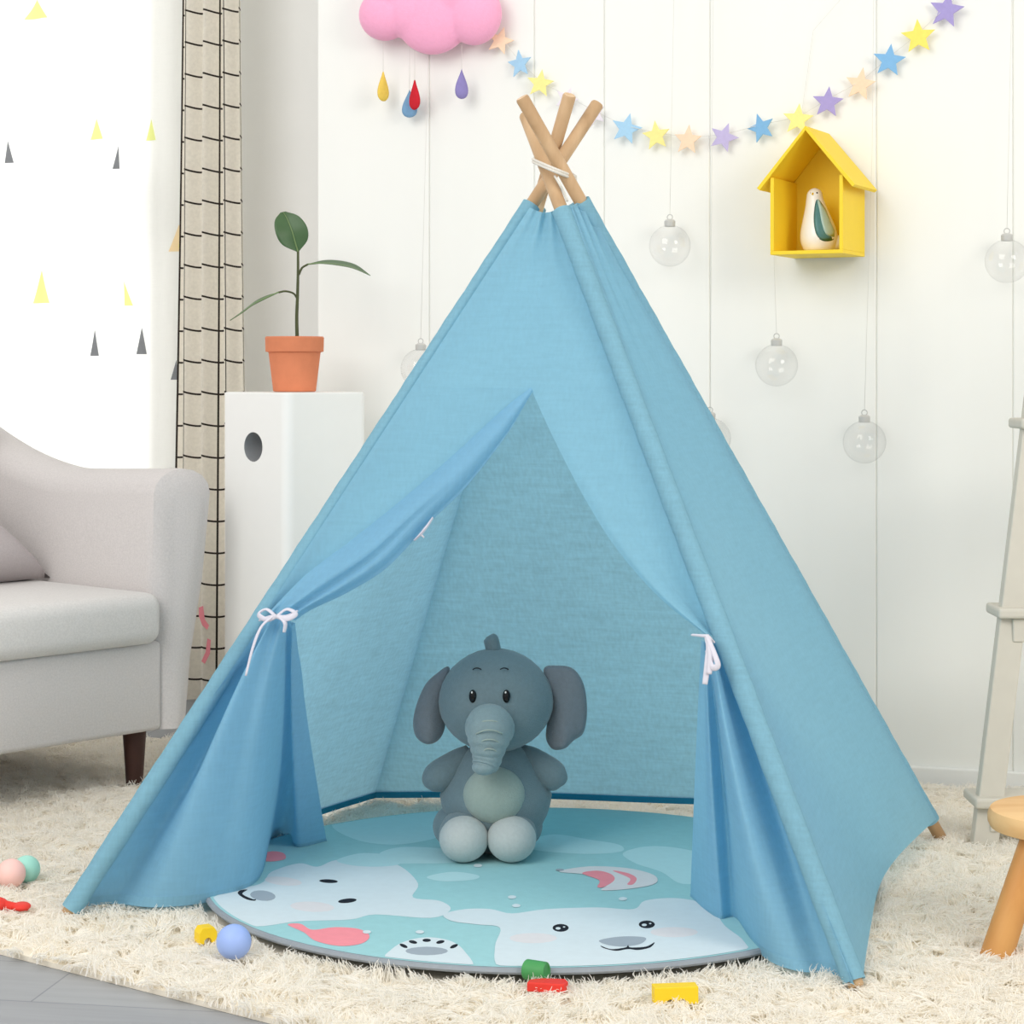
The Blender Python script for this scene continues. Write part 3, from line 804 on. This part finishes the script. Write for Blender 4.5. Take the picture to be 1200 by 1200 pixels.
# round finger hole through the front (the left-facing side): cut, then freeze the mesh
hz = ctop-(521-457)/F*4.66
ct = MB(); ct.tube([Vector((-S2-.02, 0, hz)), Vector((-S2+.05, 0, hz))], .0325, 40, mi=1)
cut = obj('cutter', ct, ['cabinet', 'hole'])
bm_ = body.modifiers.new('cut', 'BOOLEAN'); bm_.operation = 'DIFFERENCE'; bm_.object = cut; bm_.solver = 'EXACT'
cut.matrix_world = ROOT['cabinet']
bpy.context.view_layer.update()
dg = bpy.context.evaluated_depsgraph_get(); nm = bpy.data.meshes.new_from_object(body.evaluated_get(dg))
body.modifiers.clear(); body.data = nm; wn = body.modifiers.new('normals', 'WEIGHTED_NORMAL'); wn.keep_sharp = True; nm.set_sharp_from_angle(angle=math.radians(40)); bpy.data.objects.remove(cut)

KP = 4.72/F
pot = thing('potted_plant', 'young rubber plant in a terracotta pot on the white cabinet', 'potted plant', (cc.x, cc.y, ctop+.0005), YAW)
pz = 457
def q(px, py, dy=0): return Vector(((px-336)*KP, dy*KP, (pz-py)*KP))
b = MB(); b.lathe([(23*KP, 0), (25*KP, .5*KP), (30.5*KP, 46*KP), (34*KP, 47*KP), (34.5*KP, 63*KP), (33.5*KP, 64.5*KP), (31*KP, 64*KP), (29.5*KP, 57*KP)], 40)
obj('pot', b, 'terracotta', pot, world=False, angle=35)
b = MB(); b.lathe([(30*KP, 57.5*KP), (20*KP, 59*KP), (5*KP, 60*KP)], 24); obj('soil', b, 'soil', pot, world=False)
b = MB()
b.tube([Vector(p) for p in catmull([q(339, 396), q(338.5, 370), q(339.5, 345, -1), q(340, 318), q(340, 292)], 24)], [2.2*KP*(1-.35*i/24) for i in range(25)], 10)
b.tube([Vector(p) for p in catmull([q(341, 320), q(345, 312, -2), q(352, 308, -4)], 10)], 1.3*KP, 8)
b.tube([Vector(p) for p in catmull([q(339, 348), q(335, 342, -3), q(326, 339.5, -6), q(318, 341, -8)], 12)], 1.2*KP, 8)
obj('stem', b, 'stem', pot, world=False)
def leaf(spine, widths, side, cup):
    """blade along a spine; side = direction across the blade, cup = lift of the edges"""
    S = catmull([np.array(p) for p in spine], 24); Wd = catmull([[w] for w in widths], 24)[:, 0]; b = MB(); rows = []
    side = Vector(side).normalized(); cup = Vector(cup)
    for i in range(25):
        rows.append([Vector(S[i])+side*(Wd[i]*KP*t)+cup*(abs(t)**1.5*Wd[i]*KP) for t in np.linspace(-1, 1, 13)])
    b.grid(rows); o = obj('leaf', b, 'leaf', pot, world=False, closed=False)
    so = o.modifiers.new('thick', 'SOLIDIFY'); so.thickness = .0008
    b = MB(); b.tube([Vector(p)-Vector((0, .0012, 0))+Vector((0, 0, .0004)) for p in S], [.9*KP*(1-.7*i/24) for i in range(25)], 6); obj('midrib', b, 'leaf_rib', o, world=False)
leaf([q(340, 293), q(337, 282, -2), q(333, 268, -3), q(327, 254, 0), q(322, 246, 4)], [1, 15, 18.5, 14, 3], (.95, .1, .2), (0, -.25, 0))
leaf([q(352, 308, -4), q(370, 307, -8), q(390, 309, -12), q(408, 313, -14), q(426, 322, -16)], [1, 12, 15, 11, .8], (.1, .95, .22), (0, 0, .12))
leaf([q(318, 341, -8), q(303, 348, -12), q(290, 355, -16), q(278, 364, -18), q(263, 374, -20)], [1, 9, 11, 9, .8], (.12, .92, .32), (0, 0, .10))

# ------------------------------------------------------------------ wall things: bird house shelf
HD = .16; HYAW = math.radians(-8)
HX0, HX1 = W(902, 250, HD).x, W(990, 250, HD).x
hc = (HX0+HX1)/2; hw = (HX1-HX0)/2
zb, ze, zr = W(945, 298, HD).z, W(945, 214, HD).z, W(936, 154, HD).z
shift = HD*math.sin(-HYAW)
hs = thing('birdhouse_shelf', 'yellow wooden house-shaped wall shelf on the white boards', 'shelf', (hc+shift, WALLY-.0005-hw*math.sin(-HYAW), zb), HYAW)
HX0, HX1, hc, ze, zr, zb0 = -hw, hw, 0.0, ze-zb, zr-zb, zb; zb = 0.0; yf, yb = -HD, 0.0; th = .008
zu = zr-(zr-(ze-.014))*hw/(hw+.022)
b = MB(); b.box(HX0, HX1, yf, yb, zb, zb+th); obj('shelf_floor', b, 'yellow', hs, world=False, smooth=False, bevel=.001)
for x0 in (HX0, HX1-th):
    b = MB(); b.box(x0, x0+th, yf, yb, zb+th, zu); obj('side_panel', b, 'yellow', hs, world=False, smooth=False, bevel=.001)
b = MB(); b.prism([(HX0+.001, yb-.006, zb+.001), (HX1-.001, yb-.006, zb+.001), (HX1-.001, yb-.006, zu), (hc, yb-.006, zr), (HX0+.001, yb-.006, zu)], (0, .006, 0)); obj('back_panel', b, 'yellow', hs, world=False, smooth=False)
for s in (-1, 1):
    ex = hc+s*(hw+.022); ez = ze-.014
    nrm = Vector((zr-ez, 0, abs(ex-hc))).normalized(); nrm.x *= s
    b = MB(); b.prism([(hc, yf-.006, zr), (ex, yf-.006, ez), (ex+nrm.x*th, yf-.006, ez+nrm.z*th), (hc, yf-.006, zr+th*1.25)], (0, HD+.005, 0))
    obj('roof_panel', b, 'yellow', hs, world=False, smooth=False, bevel=.001)
zb = zb0
# bird
KB = (W(960, 290, HD*.45)-CAM).dot(FWD)/F
bp = W(962, 292, HD*.55); bird = thing('bird_figurine', 'white ceramic bird with a teal wing standing in the yellow house', 'figurine', (bp.x, bp.y, zb+th+.0008), math.radians(10))
def bb(px, py, dy=0): return Vector(((px-962)*KB, dy*KB, (292-py)*KB))
b = MB(); ctrl = [(960, 292, 0, 12), (960, 289.5, 0, 18), (960, 280, 0, 21.5), (959, 268, 0, 21), (957.5, 254, 0, 17), (956, 240, 0, 12.5), (955, 230, 0, 10), (955, 223, 0, 8.5), (955, 219, 0, 5), (955, 217.5, 0, 1)]
P = catmull([list(bb(*c[:3]))+[c[3]*KB] for c in ctrl], 40); b.tube([Vector(p[:3]) for p in P], [p[3] for p in P], 24)
P = catmull([list(bb(970, 284))+[11*KB], list(bb(982, 280, 3))+[8*KB], list(bb(989, 272, 5))+[2.5*KB]], 12); b.tube([Vector(p[:3]) for p in P], [p[3] for p in P], 14)
bo = obj('bird_body', b, 'ceramic', bird, world=False)
def bird_front(px, py):
    best = None
    for c, d in zip(ctrl[:-1], ctrl[1:]):
        if d[1] <= py <= c[1]:
            f = (c[1]-py)/(c[1]-d[1]); cx = c[0]+(d[0]-c[0])*f; r = c[3]+(d[3]-c[3])*f
            return -math.sqrt(max(1, r*r-(px-cx)**2))
    return -5
def wing(outline, name, m, lift):
    P = closed_curve(outline, 6); c = P.mean(0); b = MB(); rows = []
    for s in (1, .75, .5, .25, .02): rows.append([bb(*(c+(p-c)*s), bird_front(*(c+(p-c)*s))-lift*(1.0 if s < 1 else .2)) for p in P])
    b.grid(rows, 0, True, True); return obj(name, b, m, bird, world=False)
wing([(957, 232), (964, 240), (970, 256), (976, 272), (976, 279), (966, 281), (958, 276), (954, 262), (954, 246)], 'wing', 'teal', 1.0)
wing([(958, 231), (967, 242), (974, 258), (979, 270), (977, 276), (968, 274), (963, 262), (960, 246)], 'wing_feather', 'mintgl', 2.4)
b = MB(); b.ell(bb(950.5, 224, -6.5), (1*KB, 1*KB, 1.2*KB)); b.ell(bb(957.5, 224, -8), (1*KB, 1*KB, 1.2*KB)); obj('eye', b, 'black', bird, world=False)
b = MB(); b.tube([bb(953, 224.5, -7), bb(951.5, 226, -12)], [1.8*KB, .3*KB], 8); obj('beak', b, 'toy_yellow', bird, world=False)

# ------------------------------------------------------------------ pink cloud mobile
cl0 = W(505, 20, .06)
KC = (cl0-CAM).dot(FWD)/F
cloud = thing('cloud_mobile', 'pink plush cloud mobile with felt raindrops hanging on the boarded wall', 'mobile', (cl0.x, WALLY, cl0.z))
def cw(px, py, off): return W(px, py, off)
b = MB()
for px, py, r, rz in ((452, 17, 33, 31), (508, 18, 47, 46), (484, 14, 36, 34), (556, 17, 33, 36), (535, -10, 38, 40), (490, -22, 44, 40), (460, -8, 30, 28)):
    b.ell(cw(px, py, .052), (r*KC, .046, rz*KC), nu=36, nv=24)
cb = obj('cloud', b, 'pinkcloud', cloud)
rm = cb.modifiers.new('merge', 'REMESH'); rm.mode = 'VOXEL'; rm.voxel_size = .004; rm.use_smooth_shade = True
sm = cb.modifiers.new('soft', 'SMOOTH'); sm.factor = .5; sm.iterations = 2
def drop(px, py, w, h, m, off, turn, label):
    c = cw(px, py, off); b = MB(); k = KC; out = []
    R = Matrix.Rotation(turn, 4, 'Z')
    for a in np.linspace(0, 2*PI, 28, endpoint=False):
        z = math.cos(a); x = math.sin(a)*(.5*(1-z))**.85*1.25
        out.append((x*w/2*k, z*h/2*k))
    rows = []
    for s, y in ((.02, -.005), (.6, -.0045), (.92, -.003), (1, 0), (.92, .003), (.6, .0045), (.02, .005)):
        rows.append([c+R @ Vector((x*s, y, z*s-(1-s)*h*.12*k)) for x, z in out])
    b.grid(rows, 0, True, True); d = obj('raindrop', b, m, cloud); d['label'] = label
    b = MB(); t = c+Vector((0, 0, h/2*k-.002)); b.tube([t, Vector((t.x, t.y, cw(px, 30, off).z))], .0005, 6); obj('thread', b, 'string', cloud)
drop(449, 101, 20, 36, 'drop_yellow', .05, math.radians(62), 'yellow felt raindrop')
drop(480, 121, 22, 34, 'drop_blue', .035, math.radians(10), 'blue felt raindrop')
drop(486, 111, 20, 36, 'drop_red', .055, math.radians(-25), 'red felt raindrop')
drop(541, 98, 19, 36, 'drop_purple', .05, math.radians(35), 'purple felt raindrop')

# ------------------------------------------------------------------ star garland
ga = W(848, 150, .02)
gar = thing('star_garland', 'string of pastel felt stars draped along the boarded wall', 'garland', (ga.x, WALLY, ga.z))
STARS = [(560, 30, 'purple', 17, .2), (586, 48, 'orange', 17, .3), (609, 75, 'blue', 17, -.1), (633, 98, 'yellow', 17, .15), (664, 116, 'lilac', 15, .4), (697, 134, 'lilac', 15, -.3),
         (734, 151, 'blue', 19, .25), (769, 159, 'yellow', 18, -.1), (806, 164, 'orange', 18, .1), (848, 161, 'purple', 18, .35), (892, 150, 'strong_blue', 18, -.3),
         (935, 140, 'yellow', 19, .1), (970, 120, 'strong_purple', 19, .1), (1008, 99, 'orange', 20, .2), (1042, 71, 'strong_blue', 20, .12), (1076, 43, 'strong_yellow', 21, -.05), (1109, 12, 'strong_purple', 22, .2), (1150, -25, 'blue', 21, 0)]
for i, (px, py, c, r, rot) in enumerate(STARS):
    p = W(px, py, .022); k = (p-CAM).dot(FWD)/F; b = MB(); tw = .25*math.sin(i*2.3)
    R = Matrix.Rotation(tw, 4, 'Z') @ Matrix.Rotation(rot, 4, 'Y'); out = []
    for j in range(10):
        a = PI/2+2*PI*j/10; rr = r*k*(1 if j % 2 == 0 else .44); out.append(p+R @ Vector((rr*math.cos(a), -.0015, rr*math.sin(a))))
    b.prism(out, R @ Vector((0, .003, 0)))
    o = obj('star', b, 'felt_'+c, gar, smooth=False, bevel=.0006, segs=2); o['label'] = c.replace('strong_', '').replace('_', ' ')+' felt star'
b = MB(); b.tube([Vector(p) for p in catmull([np.array(W(s[0], s[1]-4, .0205)) for s in STARS], 160)], .0006, 6); obj('string', b, 'string', gar)

# ------------------------------------------------------------------ glass ornaments
orn = None
ORN = [(1180, 306, [(1186, -20)], 'clear glass globe ornament nearest the right edge of the wall'),
       (785, 288, [(790, -20)], 'clear glass globe ornament hanging above the right slope of the tent'),
       (910, 428, [(942, 115), (952, 36), (1002, -20)], 'clear glass globe ornament hanging just below the yellow house shelf'),
       (1013, 518, [(1022, 180), (1024, -20)], 'clear glass globe ornament hanging lowest of those right of the tent'),
       (832, 514, [(836, -20)], 'clear glass globe ornament half hidden behind the right tent edge'),
       (493, 432, [(504, -20)], 'clear glass globe ornament half hidden behind the left tent edge')]
OR_R = .046
for i, (px, py, way, lab) in enumerate(ORN):
    p = W(px, py, .055)
    if orn is None:
        orn = thing('glass_ornament', lab, 'ornament', tuple(p), 0, 'glass ornaments on the boarded wall')
        b = MB(); b.ell((0, 0, 0), (OR_R, OR_R, OR_R), nu=40, nv=28)
        me = obj('globe', b, 'glass', orn, world=False, closed=False)
        b = MB(); b.lathe([(.012, OR_R-.004), (.0125, OR_R+.008), (.010, OR_R+.011), (.004, OR_R+.013)], 20)
        b.tube([Vector((.006*math.cos(a), 0, OR_R+.017+.006*math.sin(a))) for a in np.linspace(0, 2*PI, 17)], .0011, 6)
        obj('ornament_cap', b, 'cap', orn, world=False, angle=40)
        rt = orn
    else:
        rt = orn.copy(); COL.objects.link(rt); rt.location = p; rt['label'] = lab; ROOT[rt.name] = Matrix.Translation(p)
        for ch in list(orn.children):
            if ch.name.startswith(('string', 'hook')): continue
            c = ch.copy(); COL.objects.link(c); c.parent = rt
    pts = [p+Vector((0, 0, OR_R+.022))]
    for j, (wx, wy) in enumerate(way): pts.append(W(wx, wy, .03 if j == len(way)-1 and len(way) > 1 else .02 if len(way) > 1 else .03))
    if i == 2: pts[1:3] = [W(907, 302, .006), W(930, 190, .003), W(942, 115, .006), W(953, 36, .010)]
    b = MB(); b.tube(pts, .00045, 6); obj('string', b, 'string', rt)
    b = MB(); hk = pts[-1]; b.tube([hk+Vector((0, 0, -.004)), hk+Vector((0, .004, 0)), Vector((hk.x, WALLY, hk.z+.001))], .0014, 8); obj('hook', b, 'cap', rt)

# ------------------------------------------------------------------ ladder shelf and stool
LF = G(1153, 986); LDp = (LF-CAM).dot(FWD)
lad = thing('ladder_shelf', 'greige painted ladder shelf standing by the wall behind the stool', 'shelf', (LF.x, LF.y, 0), YAW)
lean = Vector((.115, .13, 1)).normalized()
def bar(b, a, c, w, d):
    ax = (c-a).normalized(); s = Vector((0, 1, 0)); s = (s-ax*s.dot(ax)).normalized(); t = ax.cross(s)
    P = []
    for q_ in (a, c):
        for i, j in ((-1, -1), (1, -1), (1, 1), (-1, 1)): P.append(q_+t*(w/2*i)+s*(d/2*j))
    b.add(P, [(3, 2, 1, 0), (4, 5, 6, 7), (0, 1, 5, 4), (1, 2, 6, 5), (2, 3, 7, 6), (3, 0, 4, 7)])
LW = .52
for side in (0, 1):
    b = MB(); a = Vector((LW*side, 0, .012)); c = a+Vector(((.145 if side == 0 else -.145), .10, 1))*1.15
    bar(b, a, c, .048, .03); obj('rail', b, 'paint_wood', lad, world=False, smooth=False, bevel=.003)
for z in (.085, .435, .79):
    k = z; x0 = .145*z-.034; x1 = LW-.145*z+.034
    y0 = .10*z-.036; dpt = .11
    b = MB(); b.box(x0, x1, y0, y0+dpt, z, z+.02); obj('step_board', b, 'paint_wood', lad, world=False, smooth=False, bevel=.006)
    b = MB(); b.box(x0+.03, x1-.03, y0+.012, y0+.03, z-.045, z-.0005); obj('apron', b, 'paint_wood', lad, world=False, smooth=False, bevel=.003)

st_d = 3.27; sc_ = D(1258, 948, st_d)
stool = thing('stool', 'small round pine stool on the rug in front of the ladder shelf', 'stool', (sc_.x, sc_.y, 0), YAW)
hz_ = sc_.z; SRr = .13
b = MB(); b.lathe([(SRr-.018, hz_-.034), (SRr-.004, hz_-.030), (SRr, hz_-.022), (SRr, hz_-.010), (SRr-.004, hz_-.002), (SRr-.012, hz_)], 56)
obj('seat', b, 'stooltop', stool, world=False, angle=40)
fp = ROOT['stool'].inverted() @ G(1166, 1127, .006)
ang0 = math.atan2(fp.y, fp.x); fr = math.hypot(fp.x, fp.y)
for k in range(3):
    a = ang0+k*2*PI/3; b = MB()
    b.tube([Vector((fr*math.cos(a), fr*math.sin(a), .006)), Vector((fr*.995*math.cos(a), fr*.995*math.sin(a), .010)), Vector((.075*math.cos(a), .075*math.sin(a), hz_-.031))], [.0225, .0245, .021], 18)
    obj('leg', b, 'stool', stool, world=False, angle=40)

# ------------------------------------------------------------------ toys on the rug
def ball(px, py, r_px, m, label):
    g = G(px, py+r_px*.93, RUG+.0); k = (g-CAM).dot(FWD)/F; r = r_px*k; b = MB()
    o = MB(); o.ell((0, 0, 0), (r, r, r), nu=40, nv=26); ob = obj('play_ball', o, m); ob.location = (g.x, g.y, RUG+r-.004)
    return tag(ob, label, 'ball', 'plastic balls on the rug')
ball(274, 1102, 20.5, 'ball_blue', 'periwinkle blue plastic ball on the rug in front of the tent')
ball(13, 1022, 17, 'ball_pink', 'peach pink plastic ball at the left edge of the rug')
ball(31, 1017, 16, 'ball_mint', 'mint green plastic ball behind the pink ball')
def toy(name, px, py, rotz, label, cat, group=None):
    g = G(px, py, RUG+.002); return thing(name, label, cat, (g.x, g.y, g.z-.004), YAW+rotz, group), (g-CAM).dot(FWD)/F
t, k = toy('toy_block', 791, 1171, .12, 'yellow wooden arch block lying alone in front of the tent', 'toy block', 'wooden toy blocks on the rug')
b = MB(); L2, H2, D2 = 26*k, 20*k, 20*k; prof = [(-L2, 0), (-12*k, 0)]+[(-7*k+5*k*math.cos(a)*1.0, 6*k*math.sin(a)) for a in np.linspace(PI, 0, 8)]+[(0, 0)]+[(7*k+5*k*math.cos(a), 6*k*math.sin(a)) for a in np.linspace(PI, 0, 8)]+[(12*k, 0), (L2, 0), (L2, H2), (-L2, H2)]
b.prism([(x, -D2/2, z) for x, z in prof], (0, D2, 0)); obj('block_body', b, 'toy_yellow', t, world=False, smooth=False, bevel=.001)
t, k = toy('toy_block', 241, 1101, .5, 'small yellow toy block beside the periwinkle ball', 'toy block', 'wooden toy blocks on the rug')
b = MB(); prof = [(-11*k, 0), (-5*k, 0)]+[(5*k*math.cos(a), 7*k*math.sin(a)) for a in np.linspace(PI, 0, 8)]+[(5*k, 0), (11*k, 0), (11*k, 13*k), (7*k, 19*k), (-7*k, 19*k), (-11*k, 13*k)]
b.prism([(x, -9*k, z) for x, z in prof], (0, 18*k, 0)); obj('block_body', b, 'toy_yellow', t, world=False, smooth=False, bevel=.001)
t, k = toy('toy_block', 628, 1147, -.3, 'green cylinder block lying behind the red block', 'toy block', 'wooden toy blocks on the rug')
b = MB(); b.tube([Vector((-13*k, 4*k, 12*k)), Vector((-12*k, 4*k, 12*k)), Vector((12*k, -4*k, 13*k)), Vector((13*k, -4*k, 13*k))], [10*k, 12*k, 12*k, 10*k], 26); obj('block_body', b, 'toy_green', t, world=False, angle=40)
t, k = toy('toy_block', 642, 1158, -.1, 'flat red block in front of the green cylinder block', 'toy block', 'wooden toy blocks on the rug')
b = MB(); b.prism([(x*k, y*k*2.2, 1*k) for x, y in ((-24, -4), (20, -6), (24, 0), (20, 5), (-8, 5), (-22, 2))], (0, 0, 11*k)); obj('block_body', b, 'toy_red', t, world=False, smooth=False, bevel=.002)
t, k = toy('plastic_toy', 12, 1066, -.1, 'red plastic toy lying at the left edge of the rug', 'toy')
b = MB(); b.tube([Vector(p) for p in catmull([(-22*k, 0, 8*k), (-8*k, 0, 8*k), (4*k, 2*k, 6*k), (20*k, 4*k, 5*k)], 14)], [(7-3*i/14)*k for i in range(15)], 14)
b.ell((-16*k, 0, 9*k), (13*k, 12*k, 8*k)); b.ell((12*k, 4*k, 6*k), (11*k, 12*k, 5*k)); obj('toy_body', b, 'toy_red', t, world=False)

# ------------------------------------------------------------------ rug pile: long strands in tufts
def rug_pile():
    P = np.array([(p.x, p.y) for p in rug_poly])
    lo, hi = P.min(0), P.max(0); dens = 2600
    n = int(dens*(hi-lo).prod()); c = rng.uniform(lo, hi, (n, 2))
    ok = np.ones(n, bool)
    for i in range(len(P)):
        a, b_ = P[i-1], P[i]; e_ = b_-a
        s = e_[0]*(c[:, 1]-a[1])-e_[1]*(c[:, 0]-a[0])
        area = sum(P[j-1][0]*P[j][1]-P[j][0]*P[j-1][1] for j in range(len(P)))
        ok &= (s*np.sign(area) > -.0)
    c = c[ok]
    # what the frame (and a step to either side) can see
    rel = c; dep = rel@np.array([FWD.x, FWD.y]); lat = rel@np.array([RGT.x, RGT.y])
    c = c[(dep > 2.5) & (np.abs(lat) < .2424*dep+.30)]
    c = c[np.hypot(c[:, 0]-MC.x, c[:, 1]-MC.y) > MR-.004]
    per = 22; m = len(c)
    lean = rng.normal(0, 1, (m, 2))*.9+np.array([.15, -.35])
    tl = rng.uniform(.75, 1.2, m)
    root = np.repeat(c, per, 0)+rng.normal(0, .0085, (m*per, 2)); ln = np.repeat(lean, per, 0)+rng.normal(0, .35, (m*per, 2)); L = .034*np.repeat(tl, per)*rng.uniform(.7, 1.15, m*per)
    ctr = np.repeat(c, per, 0)
    keep = np.hypot(root[:, 0]-MC.x, root[:, 1]-MC.y) > MR+.004
    root, ln, L, ctr = root[keep], ln[keep], L[keep], ctr[keep]
    ln /= np.maximum(1, np.linalg.norm(ln, axis=1, keepdims=True)/1.6)
    K = 5; Nn = len(root); pos = np.zeros((Nn, K, 3)); w = rng.normal(0, .0018, (Nn, K, 2))
    # strands beside the mat lean away from it so that they do not pierce it
    rad = root-np.array([MC.x, MC.y]); rd = np.linalg.norm(rad, axis=1, keepdims=True); near = np.clip(1-(rd-MR)/.05, 0, 1)
    ln = ln*(1-near)+(rad/rd)*near*.5+ln*near*.15
    for k in range(K):
        t = k/(K-1)
        hor = ln*(t**1.5)*.62
        pos[:, k, :2] = root+hor*L[:, None]*.95+(ctr-root)*(.35*t)+w[:, k]*t
        pos[:, k, 2] = .007+L*(t*.80-.30*t*t*np.minimum(1.3, np.linalg.norm(ln, axis=1)))
    hcv = bpy.data.hair_curves.new('pile'); hcv.add_curves([K]*Nn)
    inv = Vector(rug.location); pos -= np.array(inv)
    hcv.attributes['position'].data.foreach_set('vector', pos.reshape(-1).astype(np.float32))
    ra = hcv.attributes.get('radius') or hcv.attributes.new('radius', 'FLOAT', 'POINT')
    r = np.tile(np.array([.0010, .0010, .0009, .0006, .00025]), Nn); ra.data.foreach_set('value', r.astype(np.float32))
    m_, nt, out = new_mat('cream_pile')
    hi_ = N(nt, 'ShaderNodeHairInfo'); rp = N(nt, 'ShaderNodeValToRGB'); rp.color_ramp.elements[0].color = rgb(251, 246, 236); rp.color_ramp.elements[1].color = rgb(255, 253, 248)
    nt.links.new(hi_.outputs['Random'], rp.inputs[0])
    d = N(nt, 'ShaderNodeBsdfDiffuse'); t_ = N(nt, 'ShaderNodeBsdfTranslucent'); ms = N(nt, 'ShaderNodeMixShader'); ms.inputs[0].default_value = .42
    nt.links.new(rp.outputs[0], d.inputs[0]); nt.links.new(rp.outputs[0], t_.inputs[0])
    nt.links.new(d.outputs[0], ms.inputs[1]); nt.links.new(t_.outputs[0], ms.inputs[2]); nt.links.new(ms.outputs[0], out.inputs[0])
    hcv.materials.append(m_)
    o = bpy.data.objects.new('pile', hcv); COL.objects.link(o); o.parent = rug; o['kind'] = 'stuff'
    print('strands', Nn)
rug_pile()

# ------------------------------------------------------------------ light
w = bpy.data.worlds.new('daylight'); SC.world = w; w.use_nodes = True; nt = w.node_tree; nt.nodes.clear()
out = nt.nodes.new('ShaderNodeOutputWorld'); bg = N(nt, 'ShaderNodeBackground')
tc = N(nt, 'ShaderNodeTexCoord'); dt = N(nt, 'ShaderNodeVectorMath', operation='DOT_PRODUCT'); dt.inputs[1].default_value = Vector((-.25, .95, .18)).normalized()
nt.links.new(tc.outputs['Generated'], dt.inputs[0])
mr = N(nt, 'ShaderNodeMapRange'); mr.inputs['From Min'].default_value = .72; mr.inputs['From Max'].default_value = .90
mr.inputs['To Min'].default_value = .72; mr.inputs['To Max'].default_value = 5.0
nt.links.new(dt.outputs['Value'], mr.inputs['Value']); nt.links.new(mr.outputs[0], bg.inputs['Strength'])
bg.inputs['Color'].default_value = (1, .992, .975, 1)
nt.links.new(bg.outputs[0], out.inputs[0])
def area(name, loc, target, size, power, col=(1, 1, 1)):
    l = bpy.data.lights.new(name, 'AREA'); l.energy = power; l.size = size; l.color = col
    o = bpy.data.objects.new(name, l); COL.objects.link(o); o.location = loc
    o.rotation_euler = (Vector(target)-Vector(loc)).to_track_quat('-Z', 'Y').to_euler()
area('right_fill', tuple(CAM+RGT*2.3+FWD*1.3+UP*1.3), tuple(base+Vector((.4, 0, .5))), 1.2, 34, (1, .96, .90))  # unseen warm fill light, added to lighten the tent's right panel and the stool
area('studio_softbox', tuple(CAM+RGT*(-2.0)+FWD*1.0+UP*1.9), tuple(base+Vector((0, 0, .6))), 2.4, 70, (1, .985, .96))

vs = SC.view_settings; vs.view_transform = 'Standard'; vs.look = 'None'; vs.gamma = 1; vs.use_curve_mapping = False; vs.exposure = .13
SC.cycles.use_denoising = True
SC.cycles.max_bounces = 10; SC.cycles.transmission_bounces = 8; SC.cycles.diffuse_bounces = 5
